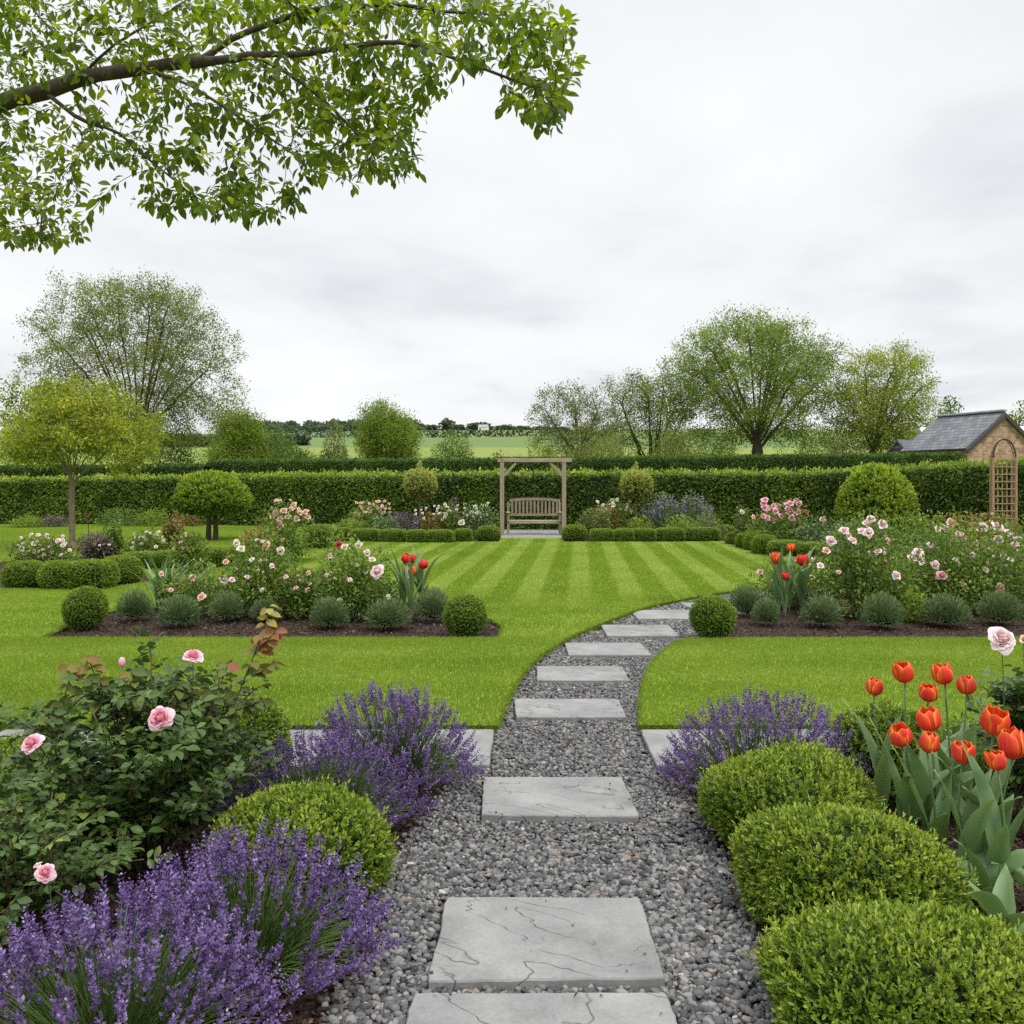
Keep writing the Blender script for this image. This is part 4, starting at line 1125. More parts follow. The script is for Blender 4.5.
bush("rose_bush", 81, 84 * s, .75, 80 * s, 4200, .055, 'roseleaf_mid', "rose bush with small cream and pale pink blooms in the left bed", "rose bush", p,
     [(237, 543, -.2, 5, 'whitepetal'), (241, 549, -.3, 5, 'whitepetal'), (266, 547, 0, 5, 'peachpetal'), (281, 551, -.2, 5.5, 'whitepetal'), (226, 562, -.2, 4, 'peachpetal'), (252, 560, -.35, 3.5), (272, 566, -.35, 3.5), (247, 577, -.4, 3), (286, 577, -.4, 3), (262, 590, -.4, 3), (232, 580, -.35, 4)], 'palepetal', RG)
p = pos(353, 620); s = p[1] / F
bush("rose_bush", 82, 80 * s, .75, 78 * s, 4200, .055, 'roseleaf_mid', "rose bush with cream blooms and one dark red one, left of the tulips", "rose bush", p,
     [(339, 545, -.2, 5, 'redpetal'), (345, 547, -.25, 4.5, 'whitepetal'), (359, 545, -.2, 5, 'whitepetal'), (367, 553, -.3, 4.5), (372, 560, -.3, 4.5, 'whitepetal'), (378, 572, -.35, 9), (331, 556, -.2, 4.5), (327, 575, -.3, 3), (350, 580, -.4, 3), (388, 597, -.35, 3.5, 'whitepetal'), (340, 600, -.35, 3)], 'palepetal', RG)
p = pos(305, 618); s = p[1] / F
bush("rose_bush", 83, 56 * s, .55, 50 * s, 2200, .05, 'roseleaf_mid', "low leafy rose with few small peach blooms between the two cream rose bushes", "rose bush", p, [(309, 573, -.1, 3.5), (318, 595, -.2, 3), (296, 588, -.2, 3), (308, 590, -.2, 3)], 'peachpetal', RG)
# young shoots with buds rising above
p = pos(195, 617); s = p[1] / F
bush("perennial_plant", 84, 66 * s, .55, 52 * s, 1900, .05, 'roseleaf_mid', "leafy plant with peach blooms behind the grey mounds of the left bed", "plant", p, [(162, 574, -.1, 4), (193, 578, -.1, 5, 'peachpetal'), (202, 597, -.3, 5.5, 'peachpetal'), (224, 580, -.1, 6, 'whitepetal'), (171, 590, -.2, 3)], 'peachpetal', "flowering plants in the beds")
# strap leaved clump
def strap_clump(seed, loc, n, L, W, lab, group="flowering plants in the beds"):
    rng = np.random.default_rng(seed)
    root = thing("strap_plant", lab, "plant", loc, group)
    for i in range(n):
        g = Geo(); strap_leaf(g, np.array([rng.normal(0, .06), rng.normal(0, .06), 0]), rng.uniform(0, 6.3), L * rng.uniform(.7, 1.15), W, rng.uniform(.3, 1.3), rng, rng.uniform(.3, .6), 7, lean=rng.uniform(.05, .4))
        g.build("leaf", M['tulipleaf'], root)
strap_clump(85, pos(163, 612), 40, .78, .045, "clump of long strap leaves in the left bed behind the grey mounds")
strap_clump(86, pos(190, 610), 24, .66, .04, "smaller clump of strap leaves beside the peach blooms of the left bed")
# tulip groups of the middle beds
TM = "red tulips in the middle beds"
for k, (px, py, b, R, H, mt, lab) in enumerate(((405, 563, 617, .062, .125, 'tulipred', "tallest red tulip of the left bed"), (412, 563, 615, .05, .11, 'tulipred', "red tulip just right of the tallest in the left bed"),
        (424, 569, 617, .062, .115, 'tulipred', "red tulip at the right of the left bed group"), (412, 575, 620, .05, .105, 'tulip', "orange tulip, lowest of the left bed group"),
        (777, 564, 616, .075, .15, 'tulip', "orange-red tulip left of two tall ones in the right bed"), (803, 566, 615, .075, .15, 'tulipred', "bright red tulip beside the tall pink rose of the right bed"), (785, 580, 618, .05, .10, 'tulipred', "small red tulip between the two tall ones of the right bed"),
        (792, 551, 612, .055, .10, 'tulip', "faded orange tulip high between the two tall ones of the right bed"))):
    b_ = pos(px + (RNG.normal(0, 3)), b); hd = at(px, py, b_[1])
    tulip(500 + k, b_, hd, R, H, lab, TM, nl=6, ll=.66, lw=.085, mat=mt, open_=.15)
# right bed
p = pos(862, 617); s = p[1] / F
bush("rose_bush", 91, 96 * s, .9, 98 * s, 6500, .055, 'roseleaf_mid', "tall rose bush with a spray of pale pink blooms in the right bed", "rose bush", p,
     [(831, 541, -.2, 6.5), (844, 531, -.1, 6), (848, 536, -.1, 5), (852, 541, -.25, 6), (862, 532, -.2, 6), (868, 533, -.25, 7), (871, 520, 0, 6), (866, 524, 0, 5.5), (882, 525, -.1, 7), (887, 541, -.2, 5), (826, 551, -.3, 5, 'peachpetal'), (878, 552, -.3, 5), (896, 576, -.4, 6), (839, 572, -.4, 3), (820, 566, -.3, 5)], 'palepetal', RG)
p = pos(968, 612); s = p[1] / F
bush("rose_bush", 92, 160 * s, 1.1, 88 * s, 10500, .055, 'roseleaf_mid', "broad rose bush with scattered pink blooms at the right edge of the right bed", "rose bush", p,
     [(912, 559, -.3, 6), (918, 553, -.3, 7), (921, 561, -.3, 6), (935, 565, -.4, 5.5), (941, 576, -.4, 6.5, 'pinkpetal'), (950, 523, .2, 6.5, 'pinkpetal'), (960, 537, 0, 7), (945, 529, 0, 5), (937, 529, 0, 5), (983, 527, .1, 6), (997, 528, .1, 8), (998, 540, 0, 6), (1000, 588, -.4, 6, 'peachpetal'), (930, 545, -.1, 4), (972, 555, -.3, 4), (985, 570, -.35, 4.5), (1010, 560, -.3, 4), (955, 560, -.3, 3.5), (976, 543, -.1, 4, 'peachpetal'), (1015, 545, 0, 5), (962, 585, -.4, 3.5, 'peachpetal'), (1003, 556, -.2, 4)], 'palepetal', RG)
p = pos(915, 622); s = p[1] / F
bush("perennial_plant", 93, 40 * s, .35, 32 * s, 420, .07, 'tree_green', "small pale green leafy plant under the broad rose of the right bed", "plant", p, group="flowering plants in the beds", stem=False)
p = pos(790, 607); s = p[1] / F
bush("rose_bush", 94, 84 * s, .7, 48 * s, 2800, .05, 'roseleaf_mid', "low rose bush behind the tulips of the right bed", "rose bush", p, [(814, 560, -.1, 4), (760, 572, -.1, 4, 'peachpetal'), (806, 590, -.2, 3), (812, 578, -.3, 4)], 'palepetal', RG)
p = pos(1030, 598); s = p[1] / F
bush("rose_bush", 95, 120 * s, 1.0, 74 * s, 4500, .06, 'roseleaf_mid', "rose bush cut by the right edge of the view beyond the broad rose", "rose bush", p, [(1008, 533, -.1, 5), (1018, 540, -.1, 5)], 'palepetal', RG)

for k, (x, y, w, d, h, n, mt, lab) in enumerate(((2.32, 4.85, .95, .6, .36, 2600, 'roseleaf_mid', "low leafy green plant between the tulips and the lawn edge"),
        (3.0, 5.2, .9, .6, .42, 2200, 'roseleaf', "dark leafy plant at the right edge between the pale rose and the lawn"), (-2.35, 4.30, .8, .6, .27, 1500, 'roseleaf', "leafy plant behind the left half of the pink rose bush"), (-1.75, 4.75, .7, .5, .40, 1700, 'roseleaf', "leafy plant behind the middle of the pink rose bush"))):
    bush("perennial_plant", 140 + k, w, d, h, n, .06, mt, lab, "plant", (x, y, -.05), group="leafy plants behind the front flowers", stem=False)
for k, (px, b, wp, hp, mt, lab) in enumerate(((880, 596, 120, 46, 'roseleaf_mid', "leafy plants filling the back of the right bed behind the tall pink rose"), (955, 592, 120, 50, 'greyleaf', "grey-green leafy plant behind the broad rose of the right bed"), (300, 606, 70, 26, 'roseleaf', "low dark leafy plant between the cream roses of the left bed"),
        (225, 606, 60, 26, 'roseleaf_mid', "low leafy plant at the left foot of the first cream rose bush"), (385, 606, 40, 24, 'roseleaf', "low dark leafy plant under the tulips of the left bed"))):
    p = pos(px, b); s_ = p[1] / F
    bush("perennial_plant", 145 + k, wp * s_, .8, hp * s_, int(wp * hp * .55), .07, mt, lab, "plant", p, group="flowering plants in the beds", stem=False)

# ---- farther beds
p = pos(285, 563); s = p[1] / F
bush("rose_bush", 101, 54 * s, 1.0, 62 * s, 2200, .08, 'roseleaf_mid', "rose bush crowded with pink blooms behind the left bed", "rose bush", p,
     [(270 + dx, y, -.1, r_) for dx, y, r_ in ((6, 513, 4), (14, 511, 4.5), (22, 509, 4.5), (30, 513, 4), (18, 517, 4.5), (10, 519, 4), (27, 519, 4), (36, 512, 4), (2, 517, 3.5), (11, 527, 5), (38, 517, 4), (24, 505, 4))] + [(283, 540, -.3, 3)], 'peachpetal', RG)
p = pos(255, 566); s = p[1] / F
bush("perennial_plant", 102, 40 * s, .7, 40 * s, 900, .08, 'bronze', "reddish leafed plant left of the crowded pink rose", "plant", p, [(243, 545, -.1, 2.5)], 'palepetal', "flowering plants in the beds")
for k, (px, b, wp, hp, mat, nm, lab, bl, kd) in enumerate((
    (42, 566, 58, 28, 'roseleaf_mid', "rose_bush", "low rose bush dotted with pale blooms at the left, before the young tree", rb(42, 26, 16, 72, 535, 556, 1, (2, 3.6)), 'palepetal'),
    (97, 560, 34, 26, 'purpleleaf', "perennial_plant", "purple leafed plant right of the young tree trunk", rb(97, 6, 84, 110, 538, 548, 2, (1.5, 2.2)), 'palepetal'),
    (113, 558, 18, 34, 'roseleaf_mid', "perennial_plant", "slim green plant beside the purple leafed one", (), 'palepetal'),
    (148, 562, 40, 30, 'roseleaf_mid', "rose_bush", "rose bush with few white blooms at the back of the left border", rb(148, 14, 132, 168, 530, 548, 3, (1.8, 2.8)), 'whitepetal'),
    (172, 560, 24, 44, 'bronze', "perennial_plant", "bronze and yellow leafed tall plant at the back of the left border", rb(172, 4, 163, 182, 514, 530, 4, (2, 3)), 'peachpetal'),
    (190, 575, 34, 42, 'roseleaf_mid', "rose_bush", "twiggy rose bush overhanging the low box hedge of the left border", rb(190, 6, 172, 205, 535, 570, 5, (1.8, 3)), 'peachpetal'))):
    p = pos(px, b); s = p[1] / F
    bush(nm, 110 + k, wp * s, wp * s * .8, hp * s, int(900 + wp * hp * .9), .075, mat, lab, "rose bush" if nm == "rose_bush" else "plant", p, bl, kd, RG if nm == "rose_bush" else "flowering plants in the beds", amp=.3)
# tall stakes with bronze shoot
p = pos(88, 545)
t_ = thing("perennial_plant", "thin tall stem with a bronze tuft right of the young tree", "plant", p, "flowering plants in the beds")
g = Geo(); tube(g, [[0, 0, 0], [.02, 0, .4], [0, 0, .72]], .01, 5); g.build("stem", M['cane'], t_)
g = Geo(); n = 40; r_ = np.random.default_rng(3); leaves(g, r_.normal(0, .05, (n, 3)) + [0, 0, .75], r_.normal(size=(n, 3)), norm(r_.normal(size=(n, 3))), .08, .5, HEX, r_.uniform(0, 1, n)); g.build("foliage", M['bronze'], t_)

# low clipped box edging, one bush at a time
block = clipped("box_block", 1.0, 1.0, .9, 131, .05, 2200, 6, 'box_far', zc=.5, pw=4.5, depth=.05, amp=.03, slen=.08, base=.38, tipgain=.28, topgain=.25, low=-.8)
rblk = clipped("box_block", 1.0, 1.0, .9, 132, .05, 2000, 6, 'box_far', zc=.45, pw=2.6, depth=.06, amp=.03, slen=.08, base=.38, tipgain=.28, topgain=.25, low=-.8)
first = {id(block): True, id(rblk): True}
def edging(px, base, wp, top, depth, lab, group, rnd=False, rz=0.):
    p = gp(px, base, 0); s = p[1] / F
    o = rblk if rnd else block
    fi = first[id(o)]; first[id(o)] = False
    o2 = place(o, p + [0, depth / 2, -.03], (wp * s * .93, depth, ((base - top) * s + .02) / .95), rz, lab, group, fi, "box bush")
    return o2
GL = "clipped box edging of the left border"
for k, (px, b, wp, top, rnd, lab) in enumerate(((14, 588, 36, 562, True, "at the left edge of the view"), (49, 590, 36, 562, True, "second from the left edge"), (82, 590, 44, 562, False, "third from the left edge"), (112, 584, 32, 557, True, "at the right corner of the front row"))):
    edging(px, b, wp, top, .62, "clipped box bush of the near left edging, " + lab, GL, rnd, (k * .7 if rnd else 0))
for k, (px, b, wp, top, rnd) in enumerate(((134, 570, 34, 553, False), (160, 569, 30, 552, False), (186, 569, 28, 552, False), (210, 568, 28, 549, False), (234, 567, 26, 548, False))):
    edging(px, b, wp, top, .6, "clipped box bush of the farther left edging, " + ("at its left end", "second from its left end", "third of five", "second from its right end", "at its right end")[k], GL, rnd)
edging(315, 549, 28, 525, .75, "round box bush alone right of the crowded pink rose", GL, True)
GBL = "clipped box edging of the far left bed"
for k, (px, wp, b) in enumerate(((341, 20, 541), (365, 30, 542), (392, 27, 542.5), (416, 20, 543), (440, 27, 543), (463, 18, 542))):
    edging(px, b, wp, b - 13, .5, "clipped box block of the edging left of the bench, " + ("first", "second", "third", "fourth", "fifth", "sixth")[k] + " from its left end", GBL)
edging(488, 541, 24, 526, .6, "round box bush at the left foot of the pergola", GBL, True)
edging(322, 538, 26, 525, .6, "box bush behind the left end of the far left edging", GBL)
GBR = "clipped box edging of the far right bed"
edging(575, 540.5, 24, 525, .6, "round box bush at the right foot of the pergola", GBR, True)
for k, (px, wp, b) in enumerate(((603, 24, 542), (625, 19, 542), (645, 23, 541.5), (671, 29, 541), (703, 36, 540.5))):
    edging(px, b, wp, b - 13, .5, "clipped box block of the edging right of the bench, " + ("first", "second", "third", "fourth", "fifth")[k] + " from its left end", GBR)
edging(727, 537, 20, 525, .6, "box bush behind the right end of the far right edging", GBR, True)
GR = "clipped box edging of the right border"
for k, (px, b, wp, top, rnd) in enumerate(((739, 545, 20, 532, True), (748, 548, 18, 533, True), (757, 551, 19, 533, True), (768, 555, 24, 535, True), (790, 557, 34, 541, False), (815, 558, 30, 543, False))):
    edging(px, b, wp, top, .6, "clipped box bush of the curved right edging, " + ("farthest back", "second from the back", "third from the back", "at the nearest round corner", "right of the round corner", "at its right end")[k], GR, rnd)

# plants of the far beds
for k, (px, b, wp, hp, mat, nm, lab, bl, kd, spk, D0) in enumerate((
    (350, 537, 34, 18, 'tree_green', "perennial_plant", "green mound at the left of the far left bed", (), None, 0, 26.2),
    (370, 536, 42, 34, 'roseleaf_mid', "rose_bush", "pink rose bush in the far left bed", rb(0, 22, 355, 390, 500, 514, 6, (1.6, 2.4), (-.4, .1)), 'peachpetal', 0, 27),
    (386, 538, 36, 22, 'greyleaf', "perennial_plant", "feathery grey-green plant in the far left bed", (), None, 0, 26.0),
    (404, 537, 34, 25, 'purpleleaf', "perennial_plant", "dusky purple plant in the far left bed under the left standard tree", (), None, 26, 26.5),
    (430, 537, 34, 24, 'bronze', "perennial_plant", "reddish plant in the far left bed right of the standard tree", rb(0, 10, 415, 445, 508, 520, 7, (1.5, 2.2), (-.4, .1)), 'palepetal', 0, 26.6),
    (447, 537, 30, 34, 'roseleaf_mid', "rose_bush", "cream flowered rose bush in the middle of the far left bed", rb(0, 10, 434, 460, 503, 520, 8, (1.4, 2.2), (-.4, .1)), 'whitepetal', 0, 26.8),
    (454, 534, 9, 38, 'purpleleaf', "perennial_plant", "dark purple upright plant left of the bench", (), None, 0, 27.4),
    (477, 537, 34, 34, 'greyleaf', "rose_bush", "pale rose bush with cream blooms beside the left pergola post", rb(0, 10, 464, 490, 502, 516, 9, (1.4, 2.2), (-.4, .1)) + [(462, 523, -.5, 5)], 'whitepetal', 0, 26.8),
    (595, 537, 32, 30, 'tree_pale', "perennial_plant", "pale green plant beside the right pergola post", (), None, 0, 26.4),
    (605, 537, 32, 32, 'bronze', "perennial_plant", "reddish plant in the far right bed", (), None, 0, 26.8),
    (614, 537, 32, 36, 'roseleaf_mid', "rose_bush", "cream rose bush in the far right bed before the right standard tree", rb(0, 20, 592, 632, 498, 514, 10, (1.8, 2.6), (-.4, .1)), 'whitepetal', 0, 27.2),
    (640, 537, 30, 20, 'tree_green', "perennial_plant", "green leafy plant at the foot of the right standard tree", (), None, 0, 26.4),
    (664, 537, 44, 40, 'greyleaf', "salvia", "purple flowered salvia clump in the far right bed", (), None, 60, 27.0),
    (692, 537, 40, 42, 'greyleaf', "salvia", "tall grey-lilac salvia at the right of the far right bed", (), None, 50, 27.2),
    (684, 538, 40, 22, 'tree_green', "perennial_plant", "rounded green plant before the salvia", (), None, 0, 26.0),
    (708, 537, 32, 22, 'tree_pale', "perennial_plant", "pale mounded plant at the right end of the far right bed", (), None, 0, 26.0),
    (782, 542, 60, 42, 'roseleaf_mid', "rose_bush", "rose bush full of pink blooms behind the curved right edging", rb(0, 26, 762, 800, 500, 519, 11, (3, 4.5), (-.5, .1)) + [(822, 520, -.3, 4.5, 'pinkpetal'), (753, 517, -.2, 3, 'peachpetal'), (806, 512, 0, 3.5, 'redpetal')], 'pinkpetal', 0, 22.2),
    (742, 532, 14, 24, 'tree_pale', "perennial_plant", "slim pale plant at the left of the pink rose by the curved edging", [(742, 512, -.1, 3)], 'whitepetal', 0, 23.5),
    (815, 546, 50, 26, 'greyleaf', "perennial_plant", "feathery green plant right of the pink rose by the curved edging", (), None, 0, 21.5),
    (862, 542, 70, 24, 'greyleaf', "perennial_plant", "wide grey-green plant before the golden dome shrub", (), None, 0, 21.0),
    (925, 540, 80, 26, 'roseleaf_mid', "perennial_plant", "wide mid-green plant right of the golden dome shrub", (), None, 0, 20.5),
    (985, 541, 70, 30, 'bronze', "rose_bush", "reddish leafed rose before the trellis arch", rb(0, 10, 950, 1010, 520, 538, 12, (2.5, 3.5), (-.4, .1)), 'peachpetal', 0, 19.8),
    (26, 532, 30, 16, 'tree_green', "perennial_plant", "green plant at the foot of the hedge, left edge of the view", (), None, 0, 32.5),
    (55, 530, 30, 15, 'purpleleaf', "perennial_plant", "dusky plant at the foot of the hedge left of the young tree", (), None, 0, 33),
    (120, 525, 44, 18, 'tree_mid', "perennial_plant", "green shrub at the foot of the hedge right of the young tree", (), None, 0, 33.5),
    (155, 525, 32, 15, 'tree_green', "perennial_plant", "light green shrub at the foot of the hedge left of the dome tree", (), None, 0, 33.5),
    (190, 524, 20, 10, 'bronze', "perennial_plant", "reddish low plant at the foot of the hedge beside the dome tree", (), None, 0, 33.5))):
    y = D0; p = np.array([(px - 512) / F * y, y, -.03]); s = y / F
    base_y = HZ + 1485 / y
    hp2 = hp - (b - base_y)                       # keep the top where it belongs when the plant stands farther back
    bush(nm, 150 + k, wp * s, min(wp * s * .8, 1.3), max(hp2, 8) * s, int(500 + wp * hp * 1.1), .085, mat, lab, {"rose_bush": "rose bush", "salvia": "salvia"}.get(nm, "plant"), p, bl, kd, RG if nm == "rose_bush" else "flowering plants in the beds",
         amp=.25, spikes=spk, spikemat='salvia', stem=nm == "rose_bush")

# ------------------------------------------------------------------ trees by space colonisation
def colonize(starts, attr, di, dk, step, iters=90, rng=None, grav=0.0):
    """starts: list of (pos, parent index or -1). Returns node positions and parents."""
    pos = [np.array(p, float) for p, _ in starts]; par = [q for _, q in starts]
    A = np.array(attr); P0 = np.array(pos)
    best = np.full(len(A), 1e9); bi = np.zeros(len(A), int)
    def upd(new, off):
        nonlocal best, bi
        for c in range(0, len(new), 256):
            d = np.linalg.norm(A[:, None] - new[None, c:c + 256], axis=2)
            j = d.argmin(1); m = d[np.arange(len(A)), j]
            b = m < best
            best[b] = m[b]; bi[b] = j[b] + off + c
    upd(P0, 0)
    for it in range(iters):
        keep = best > dk
        A, best, bi = A[keep], best[keep], bi[keep]
        if not len(A): break
        act = best < di
        if not act.any(): break
        allp = np.array(pos)
        d = norm(A[act] - allp[bi[act]])
        acc = np.zeros((len(pos), 3)); np.add.at(acc, bi[act], d)
        idx = np.unique(bi[act])
        dirs = norm(norm(acc[idx]) + rng.normal(0, .18, (len(idx), 3)) + [0, 0, grav])
        new = allp[idx] + dirs * step
        off = len(pos)
        pos += list(new); par += list(idx)
        upd(new, off)
        if len(pos) > 9000: break
    return np.array(pos), np.array(par)
def tree_mesh(g, pos, par, r_trunk, r_tip, expo=1.9, sides=7, minr=0.0, a=.5):
    n = len(pos); w = np.zeros(n); ch = [[] for _ in range(n)]
    for i in range(n):
        if par[i] >= 0: ch[par[i]].append(i)
    order = []; st = [i for i in range(n) if par[i] < 0]
    while st:
        i = st.pop(); order.append(i); st += ch[i]
    for i in reversed(order):
        w[i] = sum(w[c] for c in ch[i]) if ch[i] else 1
    rad = np.maximum(r_trunk * (w / w.max()) ** (1 / expo), r_tip)
    stack = [i for i in range(n) if par[i] < 0]
    while stack:
        i = stack.pop(); chain = [i]
        if par[i] >= 0: chain = [par[i], i]
        j = i
        while ch[j]:
            c = sorted(ch[j], key=lambda q: -w[q])
            stack += c[1:]; j = c[0]; chain.append(j)
        if len(chain) < 2 or rad[chain[-2]] < minr and rad[i] < minr: continue
        rr = rad[chain].copy()
        if par[i] >= 0: rr[0] = min(rr[0], rr[1] * 1.25)
        P = pos[chain].copy()
        if len(P) > 3: P[1:-1] = .25 * P[:-2] + .5 * P[1:-1] + .25 * P[2:]
        sd = sides if rr.max() > r_trunk * .35 else (5 if rr.max() > r_trunk * .12 else 3)
        tube(g, P, rr, sd, a)
    return rad, w, ch

def make_tree(name, seed, loc, label, group, lumps, trunk_h, r_trunk, mat, n_attr=900, step=.42, dk=.8, di=5., leaf=.22, per=7, spread=.35, r_tip=.012, bark='bark', lean=(0, 0), shell=.35, wid=.6, leafr=2.2, leafw=4, expo=1.85, forks=1, fl=.15, cat="tree", grav=0.02, clump=0, cr=.7, limbs=0):
    """lumps: ellipsoids (cx, cy, cz, rx, ry, rz) of the crown relative to the foot"""
    rng = np.random.default_rng(seed)
    A = []
    vol = np.array([l[3] * l[4] * l[5] for l in lumps]); vol = vol / vol.sum()
    for l, v in zip(lumps, vol):
        k = int(n_attr * v) + 1
        d = norm(rng.normal(size=(k, 3))); r = rng.uniform(shell, 1, (k, 1)) ** .6
        A.append(d * r * np.array(l[3:]) + l[:3])
    A = np.concatenate(A); A = A[A[:, 2] > trunk_h * .7]
    if clump:
        C0 = A[rng.choice(len(A), min(clump, len(A)), replace=False)]
        k = int(n_attr / len(C0)) + 1
        A = np.repeat(C0, k, 0) + rng.normal(0, 1, (len(C0) * k, 3)) * np.array([cr, cr, cr * .55]) * np.repeat(rng.uniform(.6, 1.3, len(C0)), k)[:, None]
        A = A[A[:, 2] > trunk_h * .6]
    starts = []
    nt_ = max(4, int(trunk_h / step))
    for f in range(forks):
        az = 2 * PI * f / forks + .4; off = .0 if forks == 1 else .35
        for k in range(nt_ + 1):
            t = k / nt_
            x = lean[0] * t + off * math.cos(az) * t * trunk_h * .35; y = lean[1] * t + off * math.sin(az) * t * trunk_h * .35
            starts.append(((x + rng.normal(0, .01), y, trunk_h * t), len(starts) - 1 if k else -1))
    if limbs:                                       # main limbs arching out from the top of the trunk
        cen0 = np.array([np.average([l[c] for l in lumps], weights=vol) for c in range(3)])
        ends = [i for i in range(len(starts)) if starts[i][0][2] > trunk_h * .80]
        for q in range(limbs):
            az = q * 2.39996 + rng.normal(0, .25); el = math.asin(np.clip(-.15 + 1.1 * (q + .5) / limbs, -.3, .98))
            dr = np.array([math.cos(az) * math.cos(el), math.sin(az) * math.cos(el), math.sin(el)])
            tt_ = A - cen0; tt_ = tt_[(norm(tt_) @ dr) > .85]
            rr_ = np.percentile(np.linalg.norm(tt_, axis=1), 70) * .80 if len(tt_) > 3 else 1.5
            tg = cen0 + dr * rr_
            st_i = ends[int(rng.integers(len(ends)))]; p0 = np.array(starts[st_i][0])
            L = np.linalg.norm(tg - p0); c1 = p0 + np.array([(tg - p0)[0] * .45, (tg - p0)[1] * .45, max((tg - p0)[2] * .50, .16 * L)])
            m_ = max(3, int(L / step)); prev = st_i
            for k in range(1, m_ + 1):
                t = k / m_
                p = (1 - t) ** 2 * p0 + 2 * t * (1 - t) * c1 + t * t * tg + rng.normal(0, step * .13, 3)
                starts.append((p, prev)); prev = len(starts) - 1
    pos, par = colonize(starts, A, di, dk, step, 120, rng, grav)
    root = thing(name, label, cat, loc, group)
    g = Geo(); rad, w, ch = tree_mesh(g, pos, par, r_trunk, r_tip, expo)
    # root flare
    tube(g, [[0, 0, -.25], [0, 0, .0], [0, 0, trunk_h * .12]], [r_trunk * 1.5, r_trunk * 1.3, r_trunk * .98], 9)
    g.build("trunk", M[bark], root)
    tips = pos[(w <= leafw) & (np.arange(len(pos)) > nt_ + 2)]
    g = Geo(); n = len(tips) * per
    P = np.repeat(tips, per, 0) + rng.normal(0, spread, (n, 3))
    wb = Wob(seed + 9, .25)
    cen = np.mean(tips, 0)
    a = np.clip(.45 + .16 * wb(P) + rng.normal(0, .16, n) + fl * np.repeat(rng.normal(0, 1, len(tips)), per), 0, 1)
    leaves(g, P, norm(rng.normal(size=(n, 3)) + norm(P - cen) * .5), norm(rng.normal(0, .7, (n, 3)) + [0, 0, 1]), leaf * rng.uniform(.55, 1.25, n), wid, HEX, a)
    g.build("crown", M[mat], root)
    return root

# large olive tree on the left
TGp = "field trees beyond the hedges"
D = 60; k_ = D / F
make_tree("tree", 201, ((138 - 512) * k_, D, -.12), "largest tree, olive and see-through, standing behind the hedge at the left", TGp,
          [(-.6, 0, 9.6, 6.2, 5.8, 6.0), (3.6, 0, 8.4, 3.0, 2.8, 4.0), (-4.9, 0, 8.4, 2.9, 2.9, 2.6), (.3, 0, 12.6, 4.2, 3.8, 3.2)], 4.8, .36, 'tree_olive', 3400, .28, .36, 4, .145, 22, .25, .012, shell=.35, fl=.06, leafw=2, expo=1.75, clump=210, cr=.8, limbs=15)
make_tree("tree", 202, ((570 - 512) * 62 / F + .6, 62, -.12), "pale sparse tree right of the bench, leftmost of the right-hand field trees", TGp,
          [(-.6, 0, 5.6, 2.9, 2.7, 3.2), (.9, 0, 4.6, 2.0, 2, 2.4)], 3.7, .17, 'tree_pale', 1000, .22, .34, 4, .14, 20, .21, .011, shell=.2, leafw=2, clump=80, cr=.5, limbs=8)
make_tree("tree", 203, ((650 - 512) * 66 / F, 66, -.12), "several-stemmed thin tree between the pale sparse one and the big spreading one", TGp,
          [(-1, 0, 6.4, 2.2, 2.1, 3.6), (1.2, 0, 5.8, 2.1, 2.1, 3.4), (0, 0, 8.2, 1.8, 1.8, 2.0)], 2.6, .17, 'tree_olive', 1300, .24, .36, 4, .14, 22, .24, .011, forks=3, shell=.1, leafw=2, clump=95, cr=.55, limbs=9)
make_tree("tree", 204, ((757 - 512) * 62 / F, 62, -.12), "big spreading green tree, tallest on the right beyond the hedge", TGp,
          [(-.5, 0, 8.7, 4.9, 4.6, 4.5), (3.4, 0, 8.0, 2.3, 2.5, 3.6), (-3.8, 0, 7.2, 2.0, 2.5, 3.0), (1.6, 0, 10.6, 3.2, 3, 2.1)], 4.7, .40, 'tree_green', 3000, .26, .36, 4, .145, 28, .27, .012, shell=.4, leafw=2, expo=1.75, clump=150, cr=.75, limbs=14)
make_tree("tree", 205, ((873 - 512) * 60 / F, 60, -.12), "yellowish green tree beside the slate roof", TGp,
          [(.7, 0, 7.7, 3.0, 3.0, 3.9), (2.6, 0, 5.4, 2.0, 2.0, 2.2), (-1.0, 0, 5.2, 1.9, 2, 2.4)], 4.3, .26, 'tree_yellow', 1500, .24, .36, 5, .145, 28, .26, .011, shell=.25, leafw=2, clump=110, cr=.62, limbs=10)
make_tree("tree", 206, ((388 - 512) * 90 / F, 90, .9), "dense rounded green tree in the field left of the bench", TGp,
          [(0, 0, 5.0, 3.2, 3.1, 2.9), (-.8, 0, 6.9, 2.3, 2.2, 1.9), (.4, 0, 2.6, 3.0, 2.9, 1.9)], 1.0, .26, 'tree_green', 1300, .33, .5, 5, .20, 64, .42, .016, shell=0, leafw=9, fl=.1)
make_tree("tree", 207, ((240 - 512) * 80 / F, 80, .3), "dense rounded green tree just right of the large olive tree", TGp,
          [(0, 0, 5.7, 2.5, 2.4, 2.1), (-.2, 0, 3.6, 2.9, 2.8, 2.3), (1.0, 0, 2.2, 2.8, 2.6, 1.8)], 1.0, .26, 'tree_green', 1200, .32, .5, 5, .19, 62, .38, .016, shell=0, leafw=9, fl=.1)
make_tree("tree", 208, ((1026 - 512) * 60 / F, 60, -.12), "leafy tree top at the right edge beside the barn gable", TGp,
          [(.4, 0, 5.4, 1.5, 1.5, 1.7)], 3.0, .16, 'tree_olive', 400, .26, .45, 5, .25, 14, .28, .012)
